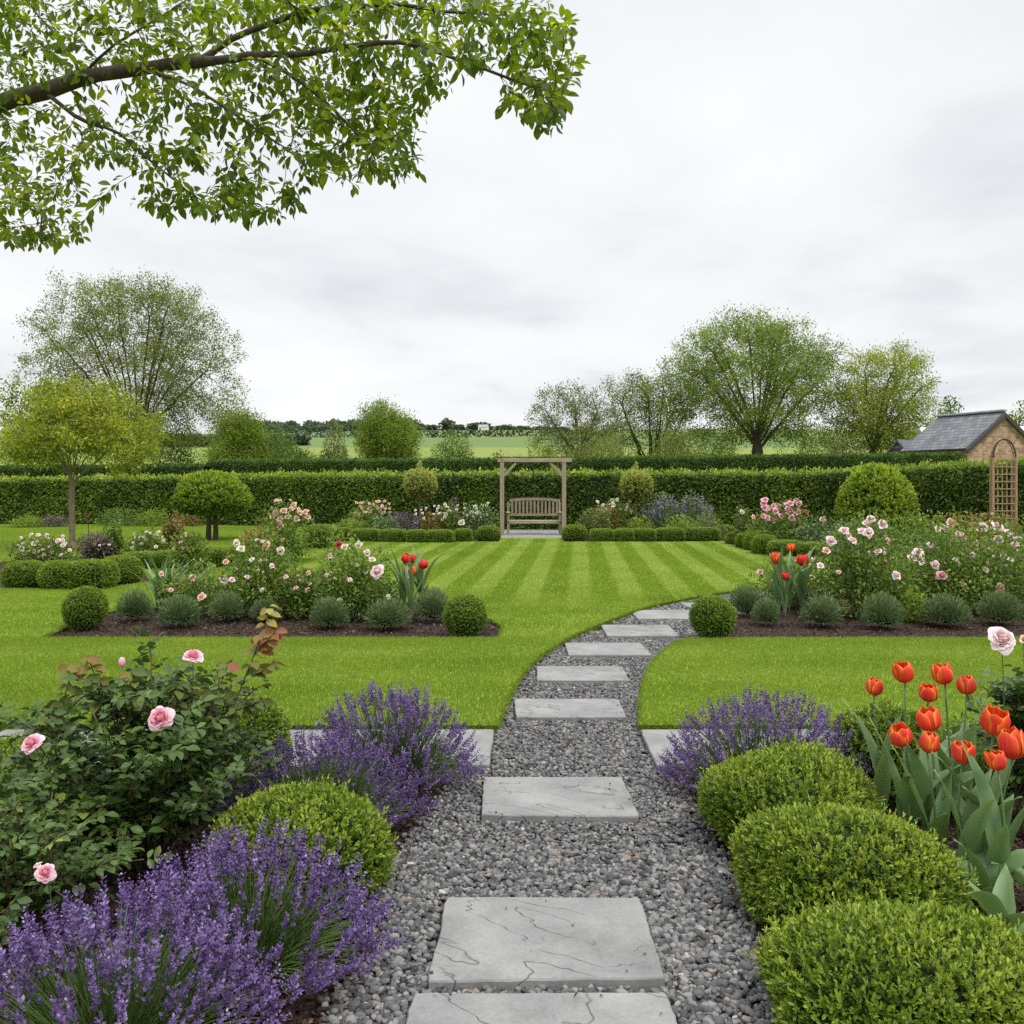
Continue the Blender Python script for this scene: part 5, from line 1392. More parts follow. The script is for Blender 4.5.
make_tree("tree", 209, ((945 - 512) * 66 / F, 66, -.12), "thin tree showing above the slate roof beside the yellowish tree", TGp,
          [(.3, 0, 6.0, .8, .8, 2.2)], 3.0, .10, 'tree_mid', 260, .26, .4, 5, .24, 12, .22, .012)
# young yellow-green garden tree
D = 22.3; k_ = D / F
make_tree("tree", 211, ((72 - 512) * k_, D, -.03), "young yellow-green tree with a straight trunk on the left lawn", "garden trees",
          [(0, 0, 2.95, 1.6, 1.5, 1.1), (1.3, 0, 2.62, 1.05, 1.0, .62), (-1.0, 0, 3.3, 1.0, 1.0, .8), (.4, 0, 3.65, .95, .9, .6), (-1.2, 0, 2.6, .9, .9, .55)], 1.75, .075, 'tree_yellow', 1400, .11, .16, 2.5, .085, 22, .10, .0055, 'bark_pale', shell=.1, leafw=3, expo=1.6, clump=75, cr=.30, limbs=9)

def dome_tree(name, seed, D, px, y_top, y_bot, wpx, label, mat, trunk_r, stems=1, group="clipped garden trees", dpt=None, nspr=2600, leaf=.07, zc=.3, spike=0):
    k = D / F; zt = CAMZ - (y_top - HZ) * k; zb = CAMZ - (y_bot - HZ) * k; w = wpx * k
    root = thing(name, label, "tree", ((px - 512) * k, D, -.03), group)
    c = clipped("crown", w, w, zt - zb, seed, leaf, nspr, 6, mat, zc=zc, pw=2.1, depth=.18, amp=.07, slen=leaf * 1.6, base=.2, topgain=.34, tipgain=.3, parent=root, low=-.9)
    c.location = (0, 0, zb + .03)
    g = Geo()
    for s_ in range(stems):
        ox = (s_ - (stems - 1) / 2) * .22
        tube(g, [[ox, 0, -.1], [ox * .9, .02, zb * .5], [ox * .8, 0, zb + .3 * (zt - zb)]], [trunk_r * 1.25, trunk_r, trunk_r * .8], 8)
    g.build("trunk", M['bark_pale' if stems == 1 else 'bark'], root)
    if spike:
        rng = np.random.default_rng(seed); n = spike
        t = rng.uniform(0, 1, n)
        P = np.stack([rng.normal(0, .16, n) * (1 - t), rng.normal(0, .16, n) * (1 - t), zt - .1 + t * .42], 1)
        g = Geo(); leaves(g, P, norm(rng.normal(0, .5, (n, 3)) + [0, 0, .8]), norm(rng.normal(size=(n, 3))), .09, .5, HEX, rng.uniform(.4, 1, n)); g.build("shoot", M[mat], root)
    return root
dome_tree("dome_tree", 221, 25.4, 212, 474, 512, 68, "dome clipped tree with a short trunk on the left lawn before the hedge", 'golden', .07, 2, nspr=3200)
dome_tree("standard_tree", 222, 27.0, 420, 472, 496, 27, "small lollipop tree with a spiky top left of the bench", 'standard', .03, 1, nspr=900, zc=.45, spike=90)
dome_tree("standard_tree", 223, 27.0, 636, 473, 497, 27, "small lollipop tree with a spiky top right of the bench", 'standard', .03, 1, nspr=900, zc=.45, spike=90)
D = 25.5; k_ = D / F
o = clipped("dome_shrub", 70 * k_, 70 * k_, 2.02, 224, .085, 4200, 6, 'golden', zc=.32, pw=2.1, depth=.12, amp=.05, slen=.12, base=.2, topgain=.34, tipgain=.3)
o.location = ((876 - 512) * k_, D, -.03); tag(o, "large golden green dome shrub before the hedge at the right", "shrub", "clipped garden trees")

# overhead branch: trunk stands outside the view on the left
def P3(lst): return [at(x, y, d) for x, y, d in lst]
limbs = {
    'A': [(-430, 900, 5.6), (-425, 560, 5.6), (-400, 330, 5.55), (-250, 190, 5.4), (-110, 135, 5.2), (0, 104, 5.0), (45, 92, 4.9), (82, 76, 4.85)],
    'B': [(82, 76, 4.85), (112, 44, 4.8), (160, 18, 4.8), (205, -12, 4.8), (260, -50, 4.8)],
    'C': [(82, 76, 4.85), (135, 68, 4.7), (200, 61, 4.55), (250, 56, 4.4), (292, 57, 4.3), (335, 47, 4.2), (400, 40, 4.1), (455, 60, 4.0), (500, 76, 3.95), (535, 88, 3.9)],
    'D': [(45, 92, 4.9), (75, 118, 4.8), (120, 132, 4.7), (160, 168, 4.6), (205, 206, 4.55)],
    'E': [(135, 68, 4.7), (190, 84, 4.5), (240, 118, 4.4), (290, 150, 4.3)],
    'G': [(-250, 190, 5.4), (-120, 205, 5.2), (-40, 205, 5.1), (10, 200, 5.0), (50, 215, 5.0)],
    'H': [(250, 56, 4.4), (300, 80, 4.25), (345, 120, 4.15), (375, 150, 4.1)],
    'I': [(200, 61, 4.55), (250, 30, 4.5), (320, 8, 4.4), (420, 6, 4.2), (500, 16, 4.1)],
    'J': [(82, 76, 4.85), (60, 40, 5.0), (30, 5, 5.1), (10, -30, 5.1)],
}
starts, idx = [], {}
for nm, pl in limbs.items():
    P = P3(pl)
    prev = -1
    for k, p in enumerate(P):
        key = tuple(np.round(p, 4))
        if key in idx: prev = idx[key]; continue
        if prev >= 0:                               # subdivide
            q = starts[prev][0]; L = np.linalg.norm(p - q); m = max(1, int(L / .10))
            for t in range(1, m):
                starts.append((q * (1 - t / m) + p * t / m + RNG.normal(0, .008, 3), prev if t == 1 else len(starts) - 1))
            starts.append((p, len(starts) - 1 if m > 1 else prev))
        else: starts.append((p, -1))
        prev = len(starts) - 1; idx[key] = prev
EL = [(90, 20, 130, 50, 260), (240, 40, 120, 70, 420), (370, 60, 85, 85, 420), (470, 30, 75, 45, 230), (540, 60, 42, 60, 190), (340, 130, 70, 55, 260), (230, 160, 70, 55, 130), (250, 205, 45, 22, 50),
      (120, 130, 90, 40, 120), (180, 205, 55, 18, 40), (395, 165, 28, 22, 60), (550, 105, 22, 30, 60), (30, 40, 80, 70, 120), (30, 190, 58, 50, 130), (40, 232, 45, 18, 55), (10, 150, 30, 40, 40), (410, 10, 110, 30, 160), (300, 5, 160, 25, 160)]
att = []
rngb = np.random.default_rng(77)
for cx, cy, rx, ry, n in EL:
    r = np.sqrt(rngb.uniform(0, 1, n)); th = rngb.uniform(0, 2 * PI, n)
    for x, y in zip(cx + rx * r * np.cos(th), cy + ry * r * np.sin(th)):
        Dd = 4.95 - max(x, 0) / 560 * 1.0 + rngb.normal(0, .22)
        att.append(at(x, y, Dd))
pos_, par_ = colonize(starts, att, 1.2, .075, .055, 80, rngb, -.06)
root = thing("overhanging_tree", "tree outside the left edge whose leafy bough hangs into the top left of the view", "tree", tuple(pos_[0] * [1, 1, 0]))
off = np.array([pos_[0][0], pos_[0][1], 0])
g = Geo(); rad, w_, ch_ = tree_mesh(g, pos_ - off, par_, .050, .0018, 1.45, 9)
tube(g, np.array([[0, 0, -.15], [0, 0, .1], [0.0, 0, .6], pos_[0] - off]), [.30, .24, .19, .12], 10)
g.build("trunk", M['bark'], root)
lf = np.where((w_ <= 9) & (np.arange(len(pos_)) > 10))[0]
lf = lf[pos_[lf][:, 0] > -3.6]
lf = lf[rngb.uniform(size=len(lf)) < np.clip(.84 + .75 * Wob(15, 2.1)(pos_[lf]), .12, 1)]
per = 5; m = len(lf); n = m * per
tw = norm(pos_[lf] - pos_[par_[lf]])
ph = (np.arange(per)[None] * 2.4 + rngb.uniform(0, 6.3, (m, 1)))
sd = norm(np.cross(tw, [0, 0, 1.]) + 1e-6); up_ = np.cross(sd, tw)
rad_ = np.cos(ph)[..., None] * sd[:, None] + np.sin(ph)[..., None] * up_[:, None]
A = norm(rad_ * .9 + tw[:, None] * .7 + [0, 0, -.38] + rngb.normal(0, .22, (m, per, 3))).reshape(-1, 3)
P = (pos_[lf][:, None] + rad_ * .012 + tw[:, None] * rngb.uniform(-.02, .03, (m, per, 1))).reshape(-1, 3)
a = np.clip(.45 + rngb.normal(0, .15, n) + np.repeat(rngb.normal(0, .16, m), per) + .13 * Wob(5, 1.3)(P), 0, 1)
g = Geo(); leaves(g, P - off, A, norm(rngb.normal(0, .45, (n, 3)) + [0, -.1, 1]), .054 * np.repeat(rngb.uniform(.6, 1.3, m), per) * rngb.uniform(.7, 1.2, n), .54, OVA, a, 0, 0, True)
g.build("crown", M['branchleaf'], root)

# ------------------------------------------------------------------ hedges
def hedge(name, line, h, thick, mat, label, seed, leaf, dens, base=.35, topg=.35, amp=.05, zvar=.0, tops=True):
    """line: list of (x, y, top z) along the front face"""
    rng = np.random.default_rng(seed)
    L = np.array(line, float); seg = np.linalg.norm(np.diff(L[:, :2], axis=0), axis=1)
    cs = np.concatenate([[0], np.cumsum(seg)]); T = cs[-1]
    x0, y0 = L[0, :2]
    def pt(t): return np.stack([np.interp(t, cs, L[:, c]) for c in range(3)], 1)
    wb = Wob(seed, .3); wb2 = Wob(seed + 1, .9)
    g = Geo()
    ns = max(8, int(T / .4)); nz = 7
    t = np.linspace(0, T, ns + 1); Q = pt(t)
    d = norm(np.gradient(Q[:, :2], axis=0)); nrm = np.stack([d[:, 1], -d[:, 0]], 1)      # facing -y for a line running +x
    prof = []
    for k in range(nz + 1): prof.append((.10, k / nz * .955))
    prof += [(.25, .975), (.6, .985), (thick - .1, .975), (thick, .4), (thick, 0)]
    V = np.empty((ns + 1, len(prof), 3))
    for k, (o_, z_) in enumerate(prof):
        V[:, k, :2] = Q[:, :2] - nrm * o_; V[:, k, 2] = Q[:, 2] * z_ if z_ < .9 else Q[:, 2] - (1 - z_) * 2
        w = wb2(V[:, k]) * amp
        V[:, k, :2] -= nrm * w[:, None]
    m = len(prof); ii = (np.arange(ns)[:, None] * m + np.arange(m - 1)).ravel()
    g.add(V.reshape(-1, 3), np.stack([ii, ii + m, ii + m + 1, ii + 1], 1), .3, 0, 1, True)
    n = int(dens * T * 2)
    tt = rng.uniform(0, T, n); q = pt(tt); d = np.stack([np.interp(tt, t, nrm[:, c]) for c in range(2)], 1)
    z = rng.uniform(0, 1, n); P = np.empty((n, 3))
    bulge = -wb2(np.stack([q[:, 0], q[:, 1], q[:, 2] * z], 1)) * amp
    ins = rng.uniform(0, .16, n) ** 1.3
    P[:, :2] = q[:, :2] + d * (bulge - ins)[:, None] ; P[:, 2] = z * q[:, 2]
    N3 = np.concatenate([d, np.zeros((n, 1))], 1)
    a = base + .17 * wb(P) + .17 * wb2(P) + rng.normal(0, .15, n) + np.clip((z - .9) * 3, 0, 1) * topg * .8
    leaves(g, P, norm(N3 * .5 + rng.normal(0, .6, (n, 3)) + [0, 0, .1]), norm(N3 + rng.normal(0, .45, (n, 3)) + [0, 0, .5]), leaf * rng.uniform(.6, 1.25, n), .62, HEX, np.clip(a, 0, 1))
    if tops:
        n = int(dens * T * .55)
        tt = rng.uniform(0, T, n); q = pt(tt); d = np.stack([np.interp(tt, t, nrm[:, c]) for c in range(2)], 1)
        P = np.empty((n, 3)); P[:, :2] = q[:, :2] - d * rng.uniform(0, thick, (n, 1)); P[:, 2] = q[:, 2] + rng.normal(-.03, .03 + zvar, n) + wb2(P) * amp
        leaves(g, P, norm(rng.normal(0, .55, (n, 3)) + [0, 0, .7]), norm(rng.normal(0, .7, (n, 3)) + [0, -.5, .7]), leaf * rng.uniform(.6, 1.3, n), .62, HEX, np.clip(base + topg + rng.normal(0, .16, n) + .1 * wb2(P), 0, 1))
    o = g.build(name, [M[mat], M['core']], loc=(x0 * 0, 0, -.06))
    return tag(o, label, "hedge", "hedges round the garden")
def hp(px, py, D): p = at(px, py, D); return (p[0], p[1], p[2] + .06)
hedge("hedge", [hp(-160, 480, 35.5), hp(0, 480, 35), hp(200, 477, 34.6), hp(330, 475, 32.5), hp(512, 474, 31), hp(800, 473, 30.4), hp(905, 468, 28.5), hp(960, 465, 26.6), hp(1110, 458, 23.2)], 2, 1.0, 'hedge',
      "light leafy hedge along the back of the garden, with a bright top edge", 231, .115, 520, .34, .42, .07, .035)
hedge("hedge", [hp(205, 461.5, 44.6), hp(225, 460.5, 44.6), hp(512, 459, 45), hp(962, 453.5, 44)], 2.7, 1.4, 'yew', "dark smooth clipped hedge behind the leafy one, running right to the barn", 232, .11, 620, .42, .22, .03)
hedge("hedge", [hp(-120, 468, 43), hp(203, 465, 43)], 2.5, 1.3, 'yew', "darker lower clipped hedge behind the leafy one at the left", 233, .11, 620, .25, .12, .03)

# bushes behind the hedges
HB = [(292, 441, 86, 50, 'tree_mid', "rounded bush in the field right of the dense tree"), (270, 432, 82, 46, 'tree_mid', "tall bush leaning on the right side of the dense tree"), (334, 438, 78, 32, 'tree_pale', "pale willow bush between the two dense field trees"), (455, 435, 76, 46, 'tree_mid', "dark green bush in the field left of the bench"),
      (175, 424, 62, 46, 'tree_mid', "dark bush under the large olive tree at its right side"), (110, 420, 70, 80, 'tree_green', "green bush behind the young yellow tree"), (30, 418, 74, 90, 'tree_green', "bright green bush at the left edge behind the hedge"), (600, 430, 58, 60, 'tree_olive', "olive scrub at the foot of the pale sparse tree"),
      (676, 428, 60, 60, 'tree_olive', "tall olive scrub between the thin tree and the big spreading tree"), (812, 438, 60, 56, 'tree_green', "green scrub right of the big spreading tree trunk"), (715, 441, 72, 50, 'tree_mid', "darker scrub left of the big spreading tree trunk"), (846, 442, 58, 44, 'tree_pale', "pale scrub at the foot of the yellowish tree"), (545, 448, 52, 40, 'tree_green', "low bright bush above the hedge behind the pergola")]
for k, (px, top, D, wp, mat, lab) in enumerate(HB):
    zt = CAMZ - (top - HZ) * D / F; z0 = float(terr(0, D)); w = wp * D / F
    o = bush("field_bush", 240 + k, w, w * .8, zt - z0, int(9000), .034 * D / 14, mat, lab, "bush", ((px - 512) * D / F, D, z0), group="bushes beyond the hedges", stem=False, amp=.3, depth=.6)

# distant hedgerow trees on the skyline, one by one
rng = np.random.default_rng(88)
def far_tree(seed):
    r = np.random.default_rng(seed); g = Geo(); wb = Wob(seed, .8)
    P, Nn, u = dome(700, 1, 1, 1, r, .6, wb, .25, .5, 2.0, -.9)
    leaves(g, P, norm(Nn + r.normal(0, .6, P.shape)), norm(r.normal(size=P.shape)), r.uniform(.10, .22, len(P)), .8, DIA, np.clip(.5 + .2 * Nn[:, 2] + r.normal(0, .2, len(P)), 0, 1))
    core(g, .8, .8, .92, .8, .5, 2.0, wb, .2, 0)
    o = g.build("far_tree", M['far']); return o
protos = [far_tree(s_) for s_ in (1, 2, 3)]
used = set()
FT = [(432, 428, 12, 9), (447, 420, 14, 16), (458, 425, 14, 12), (480, 423, 24, 16), (505, 427, 22, 12), (522, 428, 16, 11), (540, 427, 20, 13), (400, 429, 16, 9), (418, 430, 14, 8), (560, 428, 20, 12), (468, 429, 12, 8)]
FL = ["far hedgerow tree just right of the dense field tree", "tallest far hedgerow tree, round headed, on the skyline", "far hedgerow tree right of the tallest one", "broad far tree left of the white cottage", "broad far tree right of the white cottage", "far hedgerow tree midway to the pale sparse tree", "far tree half behind the pale sparse tree",
      "far tree half behind the dense field tree", "small far tree left of the tallest one on the skyline", "far tree seen through the pale sparse tree", "small far tree before the broad one by the cottage"]
for k, ((px, top, wp, hpx), lab) in enumerate(zip(FT, FL)):
    D = 560 + 12 * k; s = D / F; z0 = float(terr(np.array((px - 512) * s), np.array(D))) - .5
    zt = CAMZ - (top - HZ) * s
    place(protos[k % 3], ((px - 512) * s, D, z0), (wp * s, wp * s, max(zt - z0, 4)), k * 1.3, lab, "distant trees on the skyline", k < 3, "tree")
# woodland mass on the left skyline
g = Geo(); V_ = 0
for i in range(80):
    px = rng.uniform(225, 420); D = rng.uniform(640, 690); s = D / F
    c = np.array([(px - 512) * s, D, float(terr(np.array((px - 512) * s), np.array(D)))])
    hgt = rng.uniform(6, 10); w = rng.uniform(8, 14)
    P, Nn, u = dome(160, w, w, hgt, rng, .5, None, 0, .5, 2.0, -.6)
    leaves(g, P + c, norm(Nn + rng.normal(0, .5, P.shape)), norm(rng.normal(size=P.shape)), rng.uniform(1.2, 2.4, len(P)), .8, DIA, np.clip(rng.normal(.45, .2, len(P)), 0, 1))
    Vc = SPH[0] * [w * .42, w * .42, hgt * .45] + c + [0, 0, hgt * .48]; g.add(Vc, SPH[1], .3, 0, 0, True)
tag(g.build("woodland", M['far']), "dark band of woodland along the skyline at the left", "woodland", kind="stuff")
# field hedgerows
for px0, px1, D, hh, lab in ((120, 300, 178, 2.2, "field hedgerow crossing the meadow behind the large olive tree"), (250, 600, 300, 2.5, "thin field hedgerow across the far green field")):
    g = Geo(); n = 2600
    t = rng.uniform(0, 1, n); x = (px0 + (px1 - px0) * t - 512) * D / F; y = D + rng.normal(0, .6, n) + 8 * t
    z = terr(x, y) + rng.uniform(0, hh, n)
    leaves(g, np.stack([x, y, z], 1), rng.normal(size=(n, 3)), norm(rng.normal(size=(n, 3))), rng.uniform(.5, 1.2, n), .8, DIA, rng.uniform(.1, .8, n))
    tag(g.build("field_hedge", M['far']), lab, "hedgerow", "field hedgerows")

# ------------------------------------------------------------------ white cottage far off
M['render_white'] = noisemat("white_render", [(.3, (.62, .62, .60)), (.7, (.78, .78, .76))], 3, 4, .9, .05)
M['roof_grey'] = noisemat("far_grey_roof", [(.3, (.22, .23, .25)), (.7, (.34, .35, .37))], 3, 4, .8, .1)
M['dark_glass'] = noisemat("window_glass", [(.3, (.02, .022, .025)), (.7, (.05, .055, .06))], 3, 2, .15, 0, spec=.5)
def gable_house(name, lab, cat, loc, rz, L, W, eave, ridge, wallm, roofm, over=.25, rt=.12, wins=True):
    root = thing(name, lab, cat, loc, None, rz)
    g = Geo()                         # walls: ridge runs along local y
    V = [(-W / 2, 0, 0), (W / 2, 0, 0), (W / 2, 0, eave), (0, 0, ridge), (-W / 2, 0, eave), (-W / 2, L, 0), (W / 2, L, 0), (W / 2, L, eave), (0, L, ridge), (-W / 2, L, eave)]
    g.add(V, [np.array([[0, 1, 2, 4], [6, 5, 9, 7], [0, 4, 9, 5], [1, 6, 7, 2]]), np.array([[4, 2, 3], [7, 9, 8]])], .5)
    g.build("wall", wallm, root)
    for sd in (-1, 1):
        g = Geo()
        dx, dz = W / 2, ridge - eave; l = math.hypot(dx, dz); ux, uz = dx / l, dz / l
        lo = np.array([sd * (W / 2 + over * ux), eave - over * uz]); hi = np.array([0, ridge])
        n_ = np.array([sd * uz, ux]) * rt
        a_, b_ = lo + n_ * .06, hi + n_ * .06
        V = [(a_[0], -over * .5, a_[1]), (b_[0], -over * .5, b_[1]), (b_[0], L + over * .5, b_[1]), (a_[0], L + over * .5, a_[1])]
        c_, d_ = lo + n_, hi + np.array([0, rt / ux])
        V += [(c_[0], -over * .5, c_[1]), (d_[0], -over * .5, d_[1]), (d_[0], L + over * .5, d_[1]), (c_[0], L + over * .5, c_[1])]
        g.add(V, np.array([[0, 1, 2, 3], [4, 7, 6, 5], [0, 4, 5, 1], [2, 6, 7, 3], [0, 3, 7, 4], [1, 5, 6, 2]]), .5)
        g.build("roof", roofm, root)
    return root
D = 575; s = D / F
c = gable_house("cottage", "tiny white cottage with grey roof on the far hillside", "cottage", ((488 - 512) * s, D, float(terr(np.array((488 - 512) * s), np.array(D)))), math.radians(80), 6, 4.0, 1.9, 3.6, M['render_white'], M['roof_grey'])
for yy in (.8, 2.6, 4.4):
    g = Geo(); box(g, (1.96, yy, .6), (2.04, yy + .8, 1.6)); g.build("window", M['dark_glass'], c)

# ------------------------------------------------------------------ brick barn
def brick_mat():
    m, t, N = newmat("old_brick_and_stone")
    tcn = N("ShaderNodeTexCoord")
    # bricks lie in the plane of the wall: use (x+y, z)
    sp = N("ShaderNodeSeparateXYZ"); t.links.new(tcn.outputs["Object"], sp.inputs[0])
    ad = N("ShaderNodeMath", operation='ADD'); t.links.new(sp.outputs[0], ad.inputs[0]); t.links.new(sp.outputs[1], ad.inputs[1])
    cb = N("ShaderNodeCombineXYZ"); t.links.new(ad.outputs[0], cb.inputs[0]); t.links.new(sp.outputs[2], cb.inputs[1])
    br = N("ShaderNodeTexBrick"); br.inputs["Scale"].default_value = 1.0
    br.inputs["Brick Width"].default_value = .34; br.inputs["Row Height"].default_value = .14; br.inputs["Mortar Size"].default_value = .014; br.inputs["Mortar Smooth"].default_value = .3
    br.inputs["Color1"].default_value = (.24, .14, .095, 1); br.inputs["Color2"].default_value = (.38, .28, .20, 1); br.inputs["Mortar"].default_value = (.36, .30, .24, 1)
    t.links.new(cb.outputs[0], br.inputs["Vector"])
    nz = N("ShaderNodeTexNoise"); nz.inputs["Scale"].default_value = 3.5; nz.inputs["Detail"].default_value = 6
    t.links.new(cb.outputs[0], nz.inputs["Vector"])
    cr = N("ShaderNodeValToRGB"); ramp(cr, [(.3, (.62, .55, .50)), (.5, (1, .95, .88)), (.7, (1.25, 1.2, 1.1))]); t.links.new(nz.outputs[0], cr.inputs[0])
    mu = N("ShaderNodeMix", data_type='RGBA', blend_type='MULTIPLY'); mu.inputs[0].default_value = 1
    t.links.new(br.outputs[0], mu.inputs[6]); t.links.new(cr.outputs[0], mu.inputs[7])
    p = N("ShaderNodeBsdfPrincipled"); p.inputs["Roughness"].default_value = .9; t.links.new(mu.outputs[2], p.inputs["Base Color"])
    bp = N("ShaderNodeBump"); bp.inputs["Strength"].default_value = .5; bp.inputs["Distance"].default_value = .02; bp.invert = True
    t.links.new(br.outputs["Fac"], bp.inputs["Height"]); t.links.new(bp.outputs[0], p.inputs["Normal"])
    o = N("ShaderNodeOutputMaterial"); t.links.new(p.outputs[0], o.inputs[0]); return m
def slate_mat():
    m, t, N = newmat("slate")
    tcn = N("ShaderNodeTexCoord")
    sp = N("ShaderNodeSeparateXYZ"); t.links.new(tcn.outputs["Object"], sp.inputs[0])
    cb = N("ShaderNodeCombineXYZ"); t.links.new(sp.outputs[1], cb.inputs[0]); t.links.new(sp.outputs[2], cb.inputs[1])
    br = N("ShaderNodeTexBrick"); br.inputs["Scale"].default_value = 1.0
    br.inputs["Brick Width"].default_value = .30; br.inputs["Row Height"].default_value = .16; br.inputs["Mortar Size"].default_value = .012
    br.inputs["Color1"].default_value = (.075, .08, .09, 1); br.inputs["Color2"].default_value = (.15, .155, .17, 1); br.inputs["Mortar"].default_value = (.035, .036, .04, 1)
    t.links.new(cb.outputs[0], br.inputs["Vector"])
    nz = N("ShaderNodeTexNoise"); nz.inputs["Scale"].default_value = 1.4; nz.inputs["Detail"].default_value = 7
    t.links.new(tcn.outputs["Object"], nz.inputs["Vector"])
    cr = N("ShaderNodeValToRGB"); ramp(cr, [(.3, (.75, .77, .8)), (.55, (1, 1, 1)), (.72, (1.35, 1.3, 1.15))]); t.links.new(nz.outputs[0], cr.inputs[0])
    mu = N("ShaderNodeMix", data_type='RGBA', blend_type='MULTIPLY'); mu.inputs[0].default_value = 1
    t.links.new(br.outputs[0], mu.inputs[6]); t.links.new(cr.outputs[0], mu.inputs[7])
    p = N("ShaderNodeBsdfPrincipled"); p.inputs["Roughness"].default_value = .6; t.links.new(mu.outputs[2], p.inputs["Base Color"])
    bp = N("ShaderNodeBump"); bp.inputs["Strength"].default_value = .5; bp.inputs["Distance"].default_value = .02; bp.invert = True
    t.links.new(br.outputs["Fac"], bp.inputs["Height"]); t.links.new(bp.outputs[0], p.inputs["Normal"])
    o = N("ShaderNodeOutputMaterial"); t.links.new(p.outputs[0], o.inputs[0]); return m
M['brick'], M['slate'] = brick_mat(), slate_mat()
apx = at(1003, 413, 45.0); rdg = np.array([22.9, 49.4])
dirv = rdg - apx[:2]; rzb = math.atan2(dirv[1], dirv[0]) - PI / 2
barn = gable_house("brick_barn", "old brick barn with a grey slate roof behind the hedges at the right", "barn", (apx[0], apx[1], -.1), rzb, 4.0, 4.7, 3.45, 5.15, M['brick'], M['slate'], .22, .10)
g = Geo(); beam(g, (0, -.15, 5.33), (0, 4.15, 5.33), .26, .12, bev=.03); g.build("ridge_tile", M['roof_grey'], barn)
for sd in (-1, 1):
    g = Geo(); beam(g, (sd * 2.56, -.17, 3.22), (sd * .02, -.17, 5.06), .06, .20, bev=.01); g.build("bargeboard", M['iron'], barn)
# second gable end peeping over the hedge and a pale shed roof
gable_house("outbuilding", "small grey gabled outbuilding half hidden by the hedge left of the barn", "outbuilding", ((898 - 512) * 56 / F, 56, -.1), math.radians(-62), 4, 3.4, 2.5, 4.25, M['slate'], M['slate'], .2, .1)
gable_house("shed", "white roofed shed behind the barn gable at the right edge", "shed", ((1030 - 512) * 54 / F, 54, -.1), math.radians(75), 6, 4.2, 3.9, 5.0, M['render_white'], M['render_white'], .2, .1)

# ------------------------------------------------------------------ pergola, bench, trellis
PD = 27.8; pk = PD / F
px_l, px_r = (502 - 512) * pk, (564 - 512) * pk
ztop = CAMZ - (459 - HZ) * pk
g = Geo(); sheet(g, [(px_l - .3, PD - 1.3), (px_r + .2, PD - 1.3), (px_r + .2, PD + 3.3), (px_l - .3, PD + 3.3)], (), .012, .06)
tag(g.build("paving", M['stone']), kind="structure")
perg = thing("pergola", "weathered timber pergola frame standing over the bench", "pergola", (0, PD, 0))
for x in (px_l, px_r):
    g = Geo(); box(g, (x - .065, -.065, .012), (x + .065, .065, ztop - .10), bev=.008); g.build("post", M['wood'], perg)
g = Geo(); box(g, (px_l - .14, -.07, ztop - .10), (px_r + .24, .07, ztop + .02), bev=.012); g.build("beam", M['wood_x'], perg)
for sd, x in ((1, px_l + .065), (-1, px_r - .065)):
    g = Geo(); beam(g, (x - sd * .005, 0, ztop - .52), (x + sd * .37, 0, ztop - .12), .08, .08, up=(0, 1, 0)); g.build("brace", M['wood'], perg)
# rough climber stems lying on the beam
g = Geo(); r_ = np.random.default_rng(4)
for k in range(5):
    t = np.linspace(0, 1, 8)[:, None]; a0 = px_l - .2 + r_.uniform(0, .4)
    tube(g, np.concatenate([a0 + t * r_.uniform(1.0, 1.6), r_.normal(0, .03, (8, 1)), ztop + .035 + r_.uniform(0, .035, (8, 1))], 1), .012, 4)
n = 60; leaves(g, np.stack([px_l - .3 + r_.uniform(0, 2.3, n), r_.normal(0, .05, n), ztop + .06 + r_.uniform(0, .05, n)], 1), r_.normal(size=(n, 3)), norm(r_.normal(size=(n, 3))), .07, .6, HEX, r_.uniform(0, 1, n), 0, 1)
n = 50; leaves(g, np.stack([px_l - .1 + r_.normal(0, .10, n), r_.normal(0, .08, n), ztop + .05 + np.abs(r_.normal(0, .12, n))], 1), r_.normal(size=(n, 3)), norm(r_.normal(size=(n, 3))), .08, .6, HEX, r_.uniform(.2, 1, n), 0, 1)
o = g.build("climber", [M['cane'], M['bronze']]); o.location = (0, PD, 0)
tag(o, "dry climber stems lying along the top of the pergola beam", "climber")

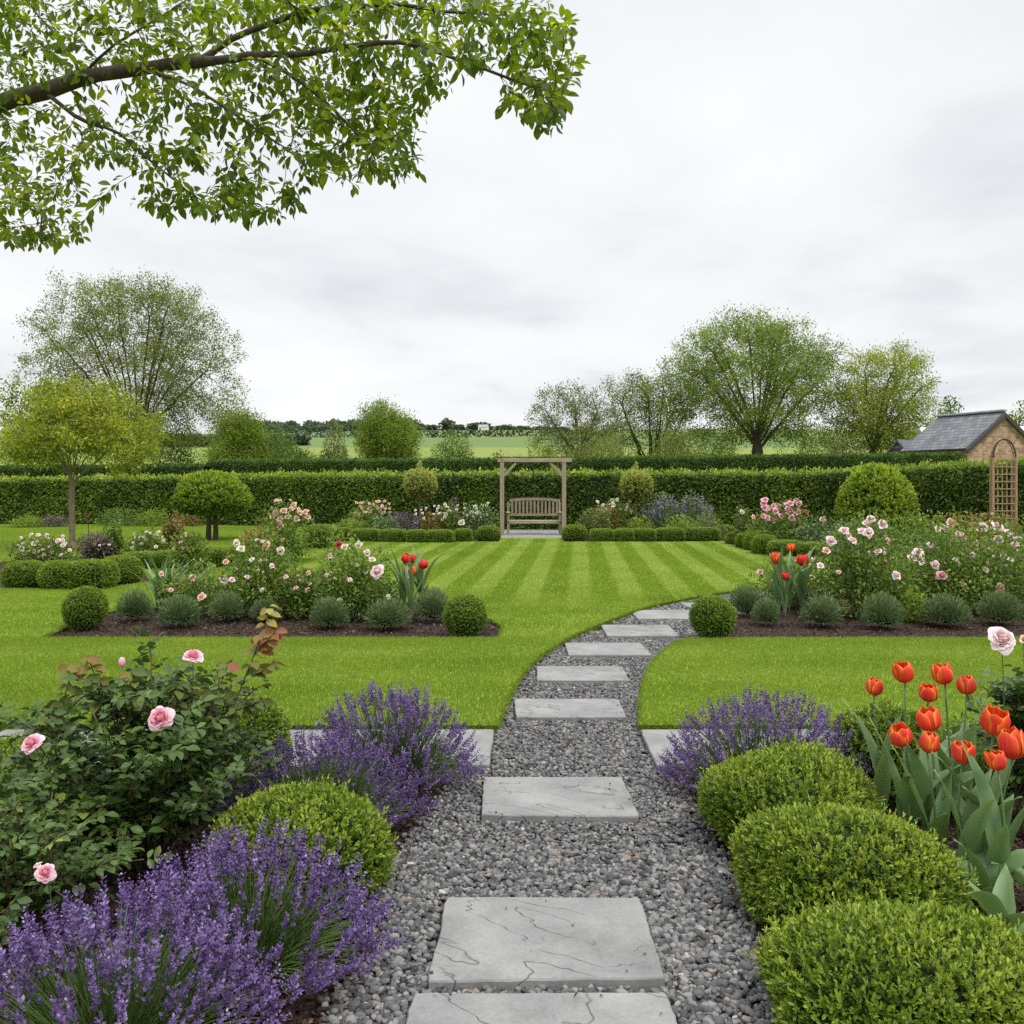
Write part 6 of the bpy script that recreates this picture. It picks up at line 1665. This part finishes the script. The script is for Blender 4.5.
bx0, bx1 = (507 - 512) * pk, (562 - 512) * pk
bench = thing("bench", "weathered slatted wooden bench under the pergola", "bench", ((bx0 + bx1) / 2, PD + .45, .012))
hw = (bx1 - bx0) / 2
g = Geo()
for i in range(5): box(g, (-hw, -.27 + i * .11, .415), (hw, -.27 + i * .11 + .085, .44), bev=.005)
box(g, (-hw + .02, -.30, .345), (hw - .02, -.272, .412), bev=.004); g.build("seat", M['wood_x'], bench)
bk = Geo()
n = 40; xs_ = np.linspace(-hw + .08, hw - .02, 25)
rail = [(x, .30, 1.04 + .06 * (1 - (x / hw) ** 2)) for x in xs_]
for p, q in zip(rail[:-1], rail[1:]): beam(bk, p, q, .04, .085, bev=0, up=(0, 0, 1))
beam(bk, (-hw + .04, .29, .60), (hw - .04, .29, .60), .04, .075)
for x in np.linspace(-hw + .16, hw - .12, 13): beam(bk, (x, .29, .64), (x, .30, 1.0 + .06 * (1 - (x / hw) ** 2)), .062, .02, up=(0, 1, 0))
bk.build("backrest", M['wood'], bench)
for sd in (-1, 1):
    x = sd * (hw - .035)
    g = Geo(); box(g, (x - .035, -.30, 0), (x + .035, -.23, .665), bev=.005); g.build("leg", M['wood'], bench)
    g = Geo(); beam(g, (x, .27, 0), (x, .30, 1.0), .07, .07, up=(0, 1, 0)); g.build("leg", M['wood'], bench)
    g = Geo(); box(g, (x - .05, -.36, .667), (x + .05, .30, .70), bev=.01); g.build("armrest", M['wood_x'], bench)

TD = 24.0; tk = TD / F
tx0, tx1 = (993 - 512) * tk, (1016 - 512) * tk; tz = CAMZ - (457 - HZ) * tk
tr = thing("trellis_arch", "wooden lattice trellis arch in front of the hedge at the right edge", "trellis arch", ((tx0 + tx1) / 2, TD, -.02))
hw = (tx1 - tx0) / 2
for yy in (0, .10):
    for sd in (-1, 1):
        g = Geo(); box(g, (sd * hw - .03, yy - .03, 0), (sd * hw + .03, yy + .03, tz), bev=.005); g.build("post", M['trellis'], tr)
    g = Geo(); th = np.linspace(0, PI, 17)
    tube(g, np.stack([hw * .98 * np.cos(th), np.full(17, yy), tz + .50 * np.sin(th)], 1), .022, 6); g.build("arch", M['iron' if yy == 0 else 'trellis'], tr)
g = Geo()
for x in np.linspace(-hw, hw, 6)[1:-1]: box(g, (x - .012, -.012, .05), (x + .012, .012, tz - .02))
for z in np.linspace(.12, tz - .05, 12): box(g, (-hw + .03, -.034, z - .014), (hw - .03, -.0125, z + .014))
g.build("lattice", M['trellis'], tr)
g = Geo()
for th in np.linspace(.3, PI - .3, 5):
    x, z = hw * .98 * math.cos(th), tz + .50 * math.sin(th); tube(g, [(x, 0, z), (x, .10, z)], .012, 5)
g.build("crossbar", M['iron'], tr)
